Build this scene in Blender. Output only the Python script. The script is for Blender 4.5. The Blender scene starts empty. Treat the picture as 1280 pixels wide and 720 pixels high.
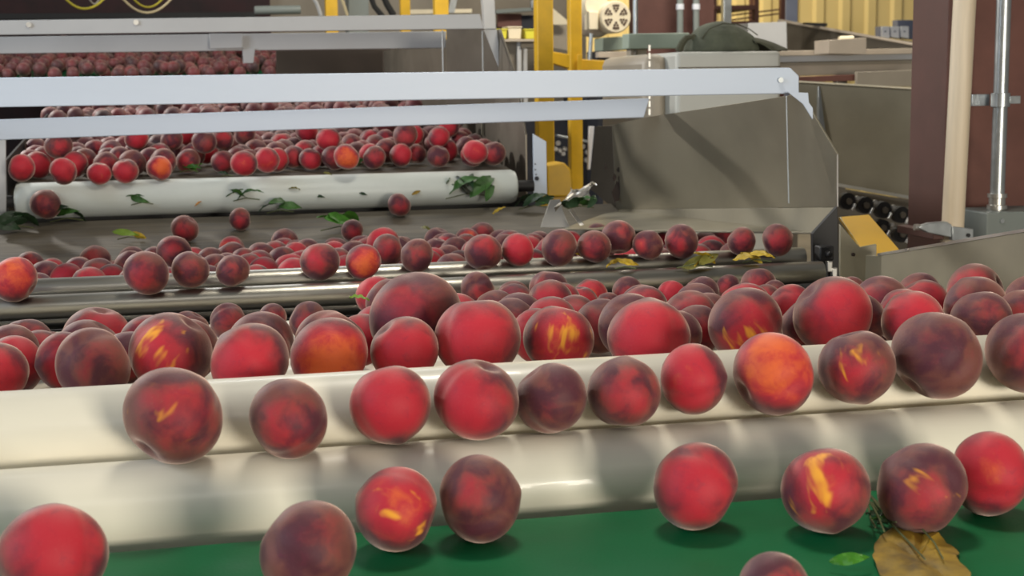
import bpy, bmesh, math, random
from mathutils import Vector, Matrix, Euler
random.seed(11)
R = random.Random(5)
COL = bpy.context.scene.collection
F = 1800.0
CH = 1.29
YAW, PITCH, ROLL = math.radians(12.6), math.radians(8.05), 0.0143
C0 = Vector((0, 0, CH))
fwd = Vector((math.sin(YAW) * math.cos(PITCH), math.cos(YAW) * math.cos(PITCH), -math.sin(PITCH)))
rt0 = Vector((math.cos(YAW), -math.sin(YAW), 0))
up0 = rt0.cross(fwd)
rt = rt0 * math.cos(ROLL) - up0 * math.sin(ROLL)
up = up0 * math.cos(ROLL) + rt0 * math.sin(ROLL)


def ray(px, py):
    return fwd + rt * ((px - 640) / F) + up * ((360 - py) / F)


def PD(px, py, d): return C0 + ray(px, py) * d
def PY(px, py, Y):
    r = ray(px, py); return C0 + r * (Y / r.y)
def PX(px, py, X):
    r = ray(px, py); return C0 + r * (X / r.x)
def PZ(px, py, z):
    r = ray(px, py); return C0 + r * ((z - CH) / r.z)
def proj(p):
    v = p - C0; d = v.dot(fwd)
    return 640 + F * v.dot(rt) / d, 360 - F * v.dot(up) / d, d


# ------------------------------------------------------------------ materials
def newmat(name):
    m = bpy.data.materials.new(name); m.use_nodes = True
    nt = m.node_tree; b = nt.nodes['Principled BSDF']
    return m, nt, b


def N(nt, t, **kw):
    n = nt.nodes.new(t)
    for k, v in kw.items():
        if k.startswith('_'): setattr(n, k[1:], v)
        else: n.inputs[k].default_value = v
    return n


def mat(name, col, rough=.5, metal=0, var=.12, scale=8, stretch=None, bump=0, col2=None, spec=.5, bscale=None, coat=0):
    m, nt, b = newmat(name)
    L = nt.links
    b.inputs['Roughness'].default_value = rough
    b.inputs['Metallic'].default_value = metal
    b.inputs['Specular IOR Level'].default_value = spec
    b.inputs['Coat Weight'].default_value = coat
    tc = N(nt, 'ShaderNodeTexCoord')
    mp = N(nt, 'ShaderNodeMapping')
    if stretch: mp.inputs['Scale'].default_value = stretch
    L.new(tc.outputs['Object'], mp.inputs['Vector'])
    no = N(nt, 'ShaderNodeTexNoise', Scale=scale, Detail=5.0, Roughness=.6)
    L.new(mp.outputs[0], no.inputs['Vector'])
    rp = N(nt, 'ShaderNodeValToRGB')
    c2 = col2 if col2 else tuple(c * (1 - var * 2) for c in col)
    rp.color_ramp.elements[0].color = (*c2, 1); rp.color_ramp.elements[0].position = .32
    rp.color_ramp.elements[1].color = (*col, 1); rp.color_ramp.elements[1].position = .62
    L.new(no.outputs['Fac'], rp.inputs[0]); L.new(rp.outputs[0], b.inputs['Base Color'])
    mr = N(nt, 'ShaderNodeMapRange')
    mr.inputs['To Min'].default_value = max(.03, rough - .1); mr.inputs['To Max'].default_value = min(1, rough + .12)
    L.new(no.outputs['Fac'], mr.inputs['Value']); L.new(mr.outputs[0], b.inputs['Roughness'])
    if bump:
        n2 = N(nt, 'ShaderNodeTexNoise', Scale=bscale or scale * 6, Detail=3.0)
        L.new(mp.outputs[0], n2.inputs['Vector'])
        bp = N(nt, 'ShaderNodeBump', Strength=bump, Distance=.01)
        L.new(n2.outputs['Fac'], bp.inputs['Height']); L.new(bp.outputs[0], b.inputs['Normal'])
    return m


M = {}
M['white_plastic'] = mat('white_plastic', (.78, .73, .60), .36, var=.03, scale=5, stretch=(.6, 3, 3), coat=.15)
M['drum_white'] = mat('drum_white', (.66, .70, .66), .4, var=.04, scale=5)
M['cream_spot'] = mat('cream_plastic', (.78, .72, .50), .4, var=.06, scale=6)
M['green_belt'] = mat('green_belt', (.003, .15, .048), .55, var=.1, scale=7, spec=.15, bump=.05, bscale=300)
M['steel_roller'] = mat('steel_roller', (.46, .44, .39), .34, metal=1, var=.08, scale=12, stretch=(.3, 4, 4))
M['stainless'] = mat('stainless', (.29, .26, .19), .45, metal=.55, var=.10, scale=3.5, bump=.02, bscale=2.5)
M['stainless_dark'] = mat('stainless_dark', (.20, .175, .14), .48, metal=.8, var=.12, scale=4, bump=.03, bscale=3)
M['stainless_bright'] = mat('stainless_bright', (.72, .70, .66), .3, metal=.9, var=.06, scale=6)
M['bar_white'] = mat('painted_white', (.51, .575, .68), .45, var=.03, scale=4, stretch=(.4, 2, 2))
M['bar_grey'] = mat('painted_grey', (.50, .50, .50), .5, var=.05, scale=4)
M['apron'] = mat('rubber_apron', (.135, .115, .082), .62, var=.20, scale=9, stretch=(.25, 6, 6), bump=.25, bscale=16)
M['black'] = mat('black_metal', (.012, .011, .011), .55, var=.2, scale=10)
M['black_rubber'] = mat('black_rubber', (.02, .02, .02), .7, var=.2, scale=10)
M['yellow'] = mat('yellow_paint', (.72, .42, .015), .45, var=.10, scale=9)
M['yellow_bright'] = mat('yellow_plate', (.70, .40, .02), .5, var=.06, scale=5)
M['brown_paint'] = mat('brown_paint', (.105, .040, .030), .55, var=.12, scale=6, bump=.03)
M['brown_paint2'] = mat('brown_paint_lighter', (.17, .066, .048), .5, var=.14, scale=5, bump=.03)  # lighter copy of the brown paint; puts the lit column web into colour
M['wood'] = mat('pale_wood', (.70, .58, .42), .55, var=.08, scale=6, stretch=(8, 8, .5))
M['galv'] = mat('galvanised', (.50, .53, .54), .32, metal=.8, var=.08, scale=20)
M['box_grey'] = mat('box_grey', (.20, .225, .21), .5, var=.05, scale=5)
M['cab_grey'] = mat('cabinet_grey', (.50, .50, .45), .5, var=.05, scale=3)
M['cab_tan'] = mat('cabinet_tan', (.36, .31, .24), .5, var=.08, scale=3)
M['mint'] = mat('mint_paint', (.36, .43, .35), .5, var=.08, scale=6)
M['olive_cloth'] = mat('olive_cloth', (.105, .115, .078), .9, var=.2, scale=14, bump=.5, bscale=26)
M['olive_brim'] = mat('olive_brim', (.075, .075, .045), .9, var=.15, scale=14, bump=.2, bscale=120)
M['cream'] = mat('cream_paint', (.82, .72, .52), .45, var=.05, scale=6)
M['cream_dull'] = mat('cream_dull', (.50, .42, .33), .5, var=.08, scale=6)
M['dark_hole'] = mat('dark_hole', (.10, .06, .04), .8)
M['concrete'] = mat('concrete', (.20, .18, .16), .85, var=.15, scale=2, bump=.1)
M['dark_navy'] = mat('dark_navy', (.022, .024, .035), .6, var=.2)
M['dark_wine'] = mat('dark_wine', (.045, .016, .018), .7, var=.3, scale=5)
M['yellow_hose'] = mat('yellow_hose', (.55, .48, .05), .45, var=.08)
M['cream_hose'] = mat('cream_hose', (.62, .52, .32), .45, var=.08)
M['carton'] = mat('white_carton', (.72, .74, .80), .6, var=.04)
M['blue_grey'] = mat('blue_grey', (.12, .14, .22), .6, var=.1)
M['bin_yellow'] = mat('bin_yellow', (.72, .66, .05), .5, var=.08)
M['brown_steel'] = mat('brown_steel', (.045, .032, .023), .5, metal=.3, var=.15, scale=3)
M['rust'] = mat('rust', (.030, .016, .010), .8, var=.3, scale=30)
M['leaf_green'] = mat('leaf_green', (.045, .14, .022), .5, var=.25, scale=30)
M['leaf_dark'] = mat('leaf_dark', (.018, .055, .018), .5, var=.25, scale=30)
M['leaf_bright'] = mat('leaf_bright', (.07, .26, .02), .5, var=.2, scale=30)
M['leaf_lime'] = mat('leaf_lime', (.22, .36, .03), .5, var=.12, scale=30)
M['leaf_yellow'] = mat('leaf_yellow', (.62, .42, .03), .5, var=.2, scale=30)
M['leaf_orange'] = mat('leaf_orange', (.70, .30, .03), .5, var=.2, scale=30)
M['leaf_olive'] = mat('leaf_olive', (.22, .20, .03), .55, var=.25, scale=30)
M['leaf_brown'] = mat('leaf_brown', (.42, .26, .02), .6, scale=28, col2=(.13, .085, .02))
M['twig'] = mat('twig', (.11, .13, .045), .7, var=.2, scale=30)


def wall_mat():
    m, nt, b = newmat('corrugated_yellow'); L = nt.links
    tc = N(nt, 'ShaderNodeTexCoord'); no = N(nt, 'ShaderNodeTexNoise', Scale=1.2, Detail=3.0)
    L.new(tc.outputs['Object'], no.inputs['Vector'])
    rp = N(nt, 'ShaderNodeValToRGB')
    rp.color_ramp.elements[0].color = (.60, .47, .20, 1); rp.color_ramp.elements[1].color = (.78, .62, .30, 1)
    L.new(no.outputs['Fac'], rp.inputs[0]); L.new(rp.outputs[0], b.inputs['Base Color'])
    b.inputs['Roughness'].default_value = .5
    return m
M['wall'] = wall_mat()


def peach_mat():
    m, nt, b = newmat('peach_skin'); L = nt.links
    tc = N(nt, 'ShaderNodeTexCoord'); oi = N(nt, 'ShaderNodeObjectInfo')
    sep = N(nt, 'ShaderNodeSeparateColor'); L.new(oi.outputs['Color'], sep.inputs[0])
    ofs = N(nt, 'ShaderNodeVectorMath', _operation='SCALE'); ofs.inputs[0].default_value = (37, 91, 53)
    L.new(oi.outputs['Alpha'], ofs.inputs['Scale'])
    add = N(nt, 'ShaderNodeVectorMath', _operation='ADD')
    L.new(tc.outputs['Object'], add.inputs[0]); L.new(ofs.outputs[0], add.inputs[1])

    def noise(scale, detail, rough=.55, dist=0, src=add):
        n = N(nt, 'ShaderNodeTexNoise', Scale=scale, Detail=detail, Roughness=rough, Distortion=dist)
        L.new(src.outputs[0], n.inputs['Vector']); return n.outputs['Fac']

    def mth(op, a, c, d=None, clamp=False):
        n = N(nt, 'ShaderNodeMath', _operation=op); n.use_clamp = clamp
        for i, x in enumerate((a, c, d)):
            if x is None: continue
            if isinstance(x, (int, float)): n.inputs[i].default_value = x
            else: L.new(x, n.inputs[i])
        return n.outputs[0]

    def mr(v, a, c, t0=0, t1=1):
        n = N(nt, 'ShaderNodeMapRange', _interpolation_type='SMOOTHSTEP')
        n.inputs['From Min'].default_value = a; n.inputs['From Max'].default_value = c
        n.inputs['To Min'].default_value = t0; n.inputs['To Max'].default_value = t1
        L.new(v, n.inputs['Value']); return n.outputs[0]
    xyz = N(nt, 'ShaderNodeSeparateXYZ'); L.new(tc.outputs['Object'], xyz.inputs[0])
    front = mth('MULTIPLY', xyz.outputs['Y'], -1)            # camera side: blush and frontal light both painted into the colour
    n1 = noise(1.3, 3, .5, .4); n2 = noise(3.2, 5, .65, .8); n3 = noise(22, 4, .7)
    # crimson amount
    t = mth('ADD', mth('MULTIPLY', front, 1.9), mth('MULTIPLY', mth('SUBTRACT', n1, .5), 2.2))
    t = mth('ADD', t, mth('MULTIPLY', mth('SUBTRACT', n2, .5), .7))
    t = mth('ADD', t, mth('MULTIPLY', mth('SUBTRACT', sep.outputs[0], .5), 1.5))
    cr = mr(t, .75, 2.25)

    def mix(f, a, c):
        n = N(nt, 'ShaderNodeMix', _data_type='RGBA')
        if isinstance(f, float): n.inputs[0].default_value = f
        else: L.new(f, n.inputs[0])
        for i, x in ((6, a), (7, c)):
            if isinstance(x, tuple): n.inputs[i].default_value = (*x, 1)
            else: L.new(x, n.inputs[i])
        return n.outputs[2]
    col = mix(mr(n1, .38, .62), (.085, .018, .030), (.17, .052, .042))
    col = mix(cr, col, (.49, .017, .034))
    col = mix(mth('MULTIPLY', mr(n2, .5, .75), .35), col, (.16, .018, .045))
    # orange ground colour
    o = mth('ADD', mth('MULTIPLY', front, 1.6), mth('MULTIPLY', mth('SUBTRACT', n1, .5), 2.2))
    o = mth('ADD', o, mth('MULTIPLY', mth('SUBTRACT', n2, .5), 1.2))
    o = mth('ADD', o, mth('MULTIPLY', mth('SUBTRACT', sep.outputs[1], .9), 1.6))
    orr = mr(o, .8, 1.9)
    col = mix(orr, col, (.74, .125, .03))
    # yellow streaks running from the stem end
    wv = N(nt, 'ShaderNodeMapping'); wv.inputs['Scale'].default_value = (2.0, 2.0, .6)
    L.new(add.outputs[0], wv.inputs['Vector'])
    st = noise(1.3, 2, .5, .3, wv)
    y = mth('ADD', mth('MULTIPLY', front, .9), mth('MULTIPLY', mth('SUBTRACT', st, .5), 3.2))
    y = mth('ADD', y, mth('MULTIPLY', mth('SUBTRACT', sep.outputs[2], 1.0), 1.6))
    yy = mr(y, .55, 1.15)
    col = mix(yy, col, (.86, .36, .03))
    col = mix(mth('MULTIPLY', mr(n3, .55, .8), .12), col, (.45, .30, .22))
    L.new(col, b.inputs['Base Color'])
    b.inputs['Roughness'].default_value = .62
    b.inputs['Specular IOR Level'].default_value = .35
    b.inputs['Sheen Weight'].default_value = .85
    b.inputs['Sheen Roughness'].default_value = .38
    b.inputs['Sheen Tint'].default_value = (.80, .60, .50, 1)
    bp = N(nt, 'ShaderNodeBump', Strength=.10, Distance=.02)
    L.new(n3, bp.inputs['Height']); L.new(bp.outputs[0], b.inputs['Normal'])
    return m
M['peach'] = peach_mat()


# ------------------------------------------------------------------ mesh helpers
class MB:
    def __init__(s): s.bm = bmesh.new()

    def box(s, c, size, rot=None):
        r = bmesh.ops.create_cube(s.bm, size=1.0)
        mt = Matrix.Translation(Vector(c)) @ (rot.to_matrix().to_4x4() if rot is not None else Matrix.Identity(4)) @ Matrix.Diagonal((*size, 1))
        bmesh.ops.transform(s.bm, matrix=mt, verts=r['verts']); return s

    def cyl(s, p0, p1, r, seg=24, r2=None):
        p0, p1 = Vector(p0), Vector(p1); d = p1 - p0
        q = d.to_track_quat('Z', 'Y').to_matrix().to_4x4()
        rr = bmesh.ops.create_cone(s.bm, cap_ends=True, cap_tris=False, segments=seg, radius1=r, radius2=r if r2 is None else r2, depth=d.length)
        bmesh.ops.transform(s.bm, matrix=Matrix.Translation((p0 + p1) / 2) @ q, verts=rr['verts']); return s

    def roll(s, p0, p1, r, seg=48, rnd=.006):
        """a roller with softly rounded rims"""
        p0, p1 = Vector(p0), Vector(p1); d = (p1 - p0).normalized()
        q = d.to_track_quat('Z', 'Y').to_matrix()
        L = (p1 - p0).length
        prof = [(0, 0), (r - rnd, 0), (r - rnd * .3, rnd * .3), (r, rnd), (r, L - rnd), (r - rnd * .3, L - rnd * .3), (r - rnd, L), (0, L)]
        return s.lathe(prof, p0, q, seg)

    def lathe(s, prof, origin, q=None, seg=32):
        q = q or Matrix.Identity(3); rings = []
        for (r, z) in prof:
            if r < 1e-6: rings.append([s.bm.verts.new(Vector(origin) + q @ Vector((0, 0, z)))])
            else: rings.append([s.bm.verts.new(Vector(origin) + q @ Vector((r * math.cos(2 * math.pi * i / seg), r * math.sin(2 * math.pi * i / seg), z))) for i in range(seg)])
        for a, b in zip(rings, rings[1:]):
            for i in range(seg):
                j = (i + 1) % seg
                if len(a) == 1 and len(b) == 1: continue
                if len(a) == 1: s.bm.faces.new((a[0], b[j], b[i]))
                elif len(b) == 1: s.bm.faces.new((a[i], a[j], b[0]))
                else: s.bm.faces.new((a[i], a[j], b[j], b[i]))
        return s

    def prism(s, pts, ext):
        ext = Vector(ext); a = [s.bm.verts.new(Vector(p)) for p in pts]; b = [s.bm.verts.new(Vector(p) + ext) for p in pts]
        n = len(pts); s.bm.faces.new(a[::-1]); s.bm.faces.new(b)
        for i in range(n): s.bm.faces.new((a[i], a[(i + 1) % n], b[(i + 1) % n], b[i]))
        return s

    def tube(s, pts, r, seg=10, taper=1.0):
        pts = [Vector(p) for p in pts]; rings = []
        for i, p in enumerate(pts):
            d = (pts[min(i + 1, len(pts) - 1)] - pts[max(i - 1, 0)]).normalized()
            a = d.orthogonal().normalized() if i == 0 else (pa - d * pa.dot(d)).normalized()
            pa = a; b = d.cross(a); rr = r * (1 + (taper - 1) * i / (len(pts) - 1))
            rings.append([s.bm.verts.new(p + (a * math.cos(2 * math.pi * k / seg) + b * math.sin(2 * math.pi * k / seg)) * rr) for k in range(seg)])
        for a, b in zip(rings, rings[1:]):
            for i in range(seg): s.bm.faces.new((a[i], a[(i + 1) % seg], b[(i + 1) % seg], b[i]))
        s.bm.faces.new(rings[0][::-1]); s.bm.faces.new(rings[-1]); return s

    def build(s, name, m, parent=None, bevel=0, smooth=True, org=None):
        me = bpy.data.meshes.new(name)
        bmesh.ops.recalc_face_normals(s.bm, faces=s.bm.faces)
        loc = Vector(org) if org is not None else (Vector(parent.location) if parent and parent.type == 'EMPTY' else Vector((0, 0, 0)))
        if parent is None and org is None:
            vs = [v.co for v in s.bm.verts]
            loc = Vector(((min(v.x for v in vs) + max(v.x for v in vs)) / 2, (min(v.y for v in vs) + max(v.y for v in vs)) / 2, min(v.z for v in vs)))
        if parent is not None and parent.type != 'EMPTY':
            loc = Vector(parent.get('_o', (0, 0, 0)))
        bmesh.ops.translate(s.bm, verts=s.bm.verts, vec=-loc)
        s.bm.to_mesh(me); s.bm.free()
        o = bpy.data.objects.new(name, me); COL.objects.link(o)
        me.materials.append(M[m] if isinstance(m, str) else m)
        if parent is None: o.location = loc
        else: o.parent = parent
        o['_o'] = tuple(loc)
        if smooth:
            for p in me.polygons: p.use_smooth = True
            try: me.set_sharp_from_angle(angle=math.radians(35))
            except Exception: pass
        if bevel:
            bv = o.modifiers.new('bevel', 'BEVEL'); bv.width = bevel; bv.segments = 2; bv.limit_method = 'ANGLE'
        return o


def tag(o, label=None, cat=None, group=None, kind=None):
    if label: o['label'] = label
    if cat: o['category'] = cat
    if group: o['group'] = group
    if kind: o['kind'] = kind
    return o


def thing(name, loc, label, cat, group=None):
    o = bpy.data.objects.new(name, None); COL.objects.link(o); o.location = loc; o.empty_display_size = .05
    return tag(o, label, cat, group)


def copy_tree(o, parent=None):
    c = o.copy(); COL.objects.link(c); c.parent = parent
    for ch in list(o.children): copy_tree(ch, c)
    return c


def pixplate(name, pix, Y, thick, m, parent=None, bevel=.0015):
    """a flat plate seen face on: corners in photo pixels on the plane y = Y, with real thickness behind"""
    pts = [PY(px, py, Y) for px, py in pix]
    return MB().prism(pts, (0, thick, 0)).build(name, m, parent, bevel)


# ------------------------------------------------------------------ setting
fl = MB().box((1.5, 6, -.05), (16, 20, .1)).build('floor', 'concrete'); tag(fl, kind='structure')
b = MB()
seg = []
x = -6.5
while x < 9.5:
    seg += [(x, 0), (x + .16, 0), (x + .19, .035), (x + .26, .035), (x + .29, 0)]; x += .30
vf = [b.bm.verts.new((px_, 14.5 - dy, 0)) for px_, dy in seg]; vt = [b.bm.verts.new((px_, 14.5 - dy, 5)) for px_, dy in seg]
for i in range(len(seg) - 1): b.bm.faces.new((vf[i], vf[i + 1], vt[i + 1], vt[i]))
wb = b.build('wall_back', 'wall', smooth=False); tag(wb, kind='structure')
wb.modifiers.new('s', 'SOLIDIFY').thickness = .02

# ------------------------------------------------------------------ support surfaces (y, z relative to camera height)
R1 = (1.31, -.378, .046); R2 = (1.39, -.323, .046)
def S3(y): return -.322 - (y - 1.49) * .078
BED = [(y, S3(y) - .046, .046) for y in [1.49 + .1 * i for i in range(11)]]
SR = [(2.60, -.373, .022), (2.69, -.355, .022)] + [(2.80 + .075 * i, -.43, .022) for i in range(8)]
DRUM = (3.95, -.284, .047)
SEGS = {'belt': (.3, -.39, 1.262, -.39), 'apron': (3.44, -.425, 3.895, -.336), 'kbed': (3.96, -.240, 5.6, -.130), 'kbed2': (5.6, -.13, 6.9, -.06)}
ZB = CH - .39


def dseg(y, z, s):
    y1, z1, y2, z2 = s; dy, dz = y2 - y1, z2 - z1; L2 = dy * dy + dz * dz
    t = max(0, min(1, ((y - y1) * dy + (z - z1) * dz) / L2))
    # signed: above positive
    h = math.hypot(y - y1 - t * dy, z - z1 - t * dz)
    return h if (z - z1 - (y - y1) * dz / dy) > 0 or not (0 < t < 1) else -h


def clear(p, sups):
    y, z = p.y, p.z - CH; best = 9
    for s in sups:
        d = math.hypot(y - s[0], z - s[1]) - s[2] if len(s) == 3 else dseg(y, z, s)
        best = min(best, d)
    return best


SUPF = [SEGS['belt'], R1, R2]
SUPC = BED + [R2]
SUPM = SR + [SEGS['apron'], DRUM]
SUPK = [DRUM, SEGS['kbed'], SEGS['kbed2']]


def march(px, py, rp, sups, y0, y1):
    r = ray(px, py); d = y0 / r.y; dmax = y1 / r.y
    if clear(C0 + r * d, sups) < rp * d / F:
        return d
    while d < dmax:
        if clear(C0 + r * d, sups) <= rp * d / F: return d
        d += .002
    return None


# ------------------------------------------------------------------ peaches
def peach_mesh(name, nu, nv, variant=0):
    bm = bmesh.new(); rr = random.Random(variant); rings = []
    sut = .075 if variant != 2 else .05
    for j in range(nv + 1):
        th = math.pi * j / nv; ring = []
        for i in range(nu if 0 < j < nv else 1):
            ph = 2 * math.pi * i / nu
            x, y, z = math.sin(th) * math.cos(ph), math.sin(th) * math.sin(ph), math.cos(th)
            a = (ph - 4.0 + math.pi) % (2 * math.pi) - math.pi      # suture runs down at azimuth 4.0
            g = sut * math.exp(-(a / .22) ** 2) * math.sin(th) ** .7
            k = 1 - g
            k += .022 * math.cos(2 * ph + variant) * math.sin(th) ** 2
            zz = z * (.95 if z < 0 else .93)
            dim = .17 * math.exp(-(th / .26) ** 2)                     # stem dimple
            tip = .05 * math.exp(-((math.pi - th) / .2) ** 2) * (1 if variant != 1 else .2)
            ring.append(bm.verts.new((x * k, y * k, zz - dim - tip + .02)))
        rings.append(ring)
    for a, c in zip(rings, rings[1:]):
        for i in range(nu):
            j = (i + 1) % nu
            if len(a) == 1: bm.faces.new((a[0], c[i], c[j]))
            elif len(c) == 1: bm.faces.new((a[i], c[0], a[j]))
            else: bm.faces.new((a[i], c[i], c[j], a[j]))
    bmesh.ops.recalc_face_normals(bm, faces=bm.faces)
    me = bpy.data.meshes.new(name); bm.to_mesh(me); bm.free()
    for p in me.polygons: p.use_smooth = True
    me.materials.append(M['peach']); return me


PM = [peach_mesh('peach', 56, 36, v) for v in range(3)]
PL = [peach_mesh('peach_small', 26, 18, v) for v in range(3)]
KINDS = {  # look: crimson, orange, yellow
    'mar': (.10, .0, 0), 'pur': (.0, .0, 0), 'dus': (.35, .02, 0), 'cri': (.85, .08, 0), 'red': (1.0, .42, 0), 'ora': (1.0, .95, .35),
    'yel': (.85, .62, .80), 'brn': (.25, .25, .0), 'mfy': (.3, .1, .66), 'cfy': (.7, .4, .80)}
LOOK = {'mar': 'dark maroon', 'pur': 'deep purple', 'dus': 'dusky red', 'cri': 'bright crimson', 'red': 'vivid red', 'ora': 'orange', 'yel': 'yellow-streaked',
        'brn': 'brownish red', 'mfy': 'maroon', 'cfy': 'crimson'}
peaches = []   # dicts


def P(px, py, rp, kind, row, label=None, d=None, lock=False, sups=None, yr=None, rt_=None):
    r = ray(px, py)
    if d is None:
        if rt_:
            d = rt_ * F / rp
            while sups and clear(C0 + r * d, sups) < rp * d / F * .97 and d > yr[0]: d -= .004
        else:
            d = march(px, py, rp, sups, *yr)
            if d is None: d = yr[1] / r.y
    peaches.append(dict(px=px, py=py, rp=rp, kind=kind, row=row, label=label, d=d, lock=lock, sups=sups))
    return peaches[-1]


kA = dict(sups=SUPF, yr=(.9, 1.45))
A = [(66, 692, 65, 'cri', 'large crimson peach on the green belt at its left end'),
     (386, 688, 61, 'mar', 'dark maroon peach on the green belt beside the orange-blotched peach'),
     (495, 636, 53, 'yel', 'peach with glowing orange blotches against the lower white roller'),
     (600, 623, 53, 'mar', 'maroon peach on the green belt touching the orange-blotched peach'),
     (869, 607, 54, 'cri', 'lone crimson-pink peach on the green belt, wide gaps on both sides'),
     (1032, 613, 55, 'cfy', 'crimson peach with an orange patch beside the bunch of twigs'),
     (1152, 610, 56, 'mfy', 'purple-maroon peach with small orange fleck above the yellow leaf'),
     (1237, 592, 51, 'red', 'red peach at the right end of the green belt row'),
     (968, 738, 47, 'dus', 'peach cut by the bottom edge of the picture on green belt')]
for a in A: P(*a[:4], 'A', a[4], **kA)
Bq = [(217, 519, 61, 'mfy', 'large maroon peach with a yellow streak on the white rollers'),
      (361, 523, 50, 'dus', 'dusky red peach next to the yellow-streaked one on white rollers'),
      (488, 506, 51, 'red', 'red peach with dark shoulder between the two white rollers'),
      (595, 500, 52, 'cri', 'crimson peach left of the darkest peach on the white rollers'),
      (689, 498, 45, 'pur', 'blackish purple peach between the two white rollers'),
      (780, 490, 46, 'dus', 'dusty pink-brown peach right of the blackish purple one'),
      (867, 479, 43, 'red', 'smallish vivid red peach on white rollers beside the glowing orange one'),
      (967, 467, 51, 'ora', 'glowing orange-yellow peach between the two white rollers'),
      (1071, 461, 48, 'mfy', 'maroon peach with a small orange fleck right of the glowing orange one'),
      (1171, 446, 55, 'pur', 'large deep purple peach on the white rollers'),
      (1284, 442, 51, 'dus', 'maroon-red peach cut by the right edge on white rollers')]
for a in Bq: P(*a[:4], 'B', a[4], sups=[R1, R2], yr=(1.1, 1.5))
Cq = [(18, 457, 37, 'cri', 'crimson peach at the left end behind the upper white roller'),
      (80, 452, 36, 'cri', 'crimson peach half hidden by the purple-red one at left end', 1.60),
      (116, 457, 47, 'pur', 'purple-red peach near left end behind the upper white roller'),
      (213, 446, 52, 'cfy', 'large red and orange peach behind yellow-streaked roller peach'),
      (312, 454, 49, 'cri', 'bright crimson peach behind upper roller left of the salmon one'),
      (411, 443, 48, 'ora', 'bright salmon-orange peach behind the upper white roller'),
      (506, 438, 43, 'red', 'salmon red peach below the biggest peach'),
      (519, 395, 57, 'dus', 'biggest peach, maroon and crimson, raised above its neighbours'),
      (597, 425, 53, 'cri', 'large crimson-purple peach right of the biggest one'),
      (698, 424, 44, 'yel', 'peach with yellow streaks behind the upper white roller'),
      (811, 421, 50, 'cri', 'bright scarlet peach behind the upper white roller'),
      (931, 404, 46, 'cfy', 'dusty red peach with orange patch at the upper roller'),
      (1041, 394, 49, 'cri', 'large glowing red peach near the stainless bracket'),
      (1102, 386, 40, 'dus', 'pinkish maroon peach behind the large glowing red one'),
      (1153, 382, 33, 'red', 'small red peach under the stainless guard rail'),
      (1219, 382, 38, 'mar', 'brownish maroon peach in front of the dark red one at right'),
      (1292, 376, 34, 'mar', 'maroon peach cut by the right edge below the guard rail')]
for a in Cq:
    P(*a[:4], 'C', a[4], sups=BED, yr=(1.50 if a[0] < 1000 else 1.46, 2.5), d=a[5] if len(a) > 5 else (1.72 if a[2] == 57 else None))
Dq = [(33, 428, 31, 'brn'), (122, 424, 42, 'red'), (62, 432, 18, 'mar'), (188, 433, 38, 'red'), (236, 414, 26, 'dus'), (286, 403, 24, 'brn'), (325, 430, 42, 'dus'),
      (341, 397, 18, 'brn'), (385, 401, 24, 'dus'), (413, 432, 45, 'brn'), (642, 374, 23, 'dus'), (686, 361, 24, 'brn'), (597, 362, 22, 'brn'), (738, 370, 22, 'red'),
      (725, 379, 22, 'red'), (718, 402, 32, 'dus'), (665, 402, 25, 'dus'), (785, 367, 21, 'brn'), (786, 407, 40, 'brn'), (802, 391, 29, 'dus'), (840, 368, 18, 'red'),
      (877, 367, 22, 'mar'), (864, 402, 38, 'dus'), (882, 383, 20, 'cri'), (910, 358, 15, 'brn'), (948, 357, 22, 'brn'), (988, 386, 30, 'cri'), (1148, 370, 29, 'dus'),
      (1219, 366, 36, 'cri'), (1283, 360, 27, 'brn'), (958, 378, 22, 'dus'), (640, 398, 26, 'dus'), (760, 381, 16, 'brn'), (1064, 366, 20, 'dus'), (968, 366, 16, 'mar')]
for a in Dq: P(*a, 'D', sups=BED, yr=(1.60, 2.52))
kM = dict(sups=SUPM, yr=(2.3, 4.0), rt_=.0352)
Mf = [(18, 349, 28, 'ora'), (183, 341, 28, 'dus'), (238, 337, 23.5, 'mar'), (291, 338, 20.5, 'mar'), (400, 328, 24.5, 'dus'), (454, 327, 22.5, 'ora'), (521, 320, 21, 'mar'),
      (604, 315, 23.5, 'dus'), (647, 313, 21, 'red'), (699, 310, 23, 'mar'), (743, 308, 21, 'dus'), (773, 300, 22, 'mar'), (810, 306, 19, 'brn'), (852, 302, 21.5, 'dus'),
      (927, 302, 18, 'dus'), (972, 300, 20, 'dus')]
for a in Mf: P(*a, 'M', sups=SUPM, yr=(2.46, 3.0))
Mb = [(64, 340, 18, 'red'), (99, 341, 20, 'mar'), (119, 330, 19, 'brn'), (141, 343, 18, 'red'), (166, 327, 18, 'brn'), (218, 316, 22, 'brn'), (258, 330, 18, 'dus'),
      (290, 312, 17, 'ora'), (321, 330, 16, 'red'), (344, 330, 14, 'mar'), (356, 307, 14, 'brn'), (354, 318, 13, 'red'), (371, 322, 14, 'dus'), (420, 317, 15, 'brn'),
      (438, 322, 14, 'dus'), (479, 304, 20.5, 'red'), (452, 305, 12, 'brn'), (503, 318, 15, 'mar'), (548, 322, 14, 'dus'), (547, 307, 15, 'brn'), (555, 314, 15, 'dus'),
      (579, 314, 17, 'mar'), (584, 300, 15, 'ora'), (602, 294, 15, 'dus'), (626, 300, 13, 'dus'), (675, 310, 14, 'dus'), (712, 301, 12, 'red'), (746, 292, 13, 'mar'),
      (828, 303, 13, 'red'), (882, 302, 13, 'dus'), (902, 302, 12, 'dus'), (488, 328, 12, 'mar'), (634, 318, 14, 'brn'), (38, 330, 13, 'dus')]
for (a0, a1, a2, a3) in Mb:
    k_ = max(0, 17 - a2); P(a0, a1 + k_, a2 + k_, a3, 'N', **kM)
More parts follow.
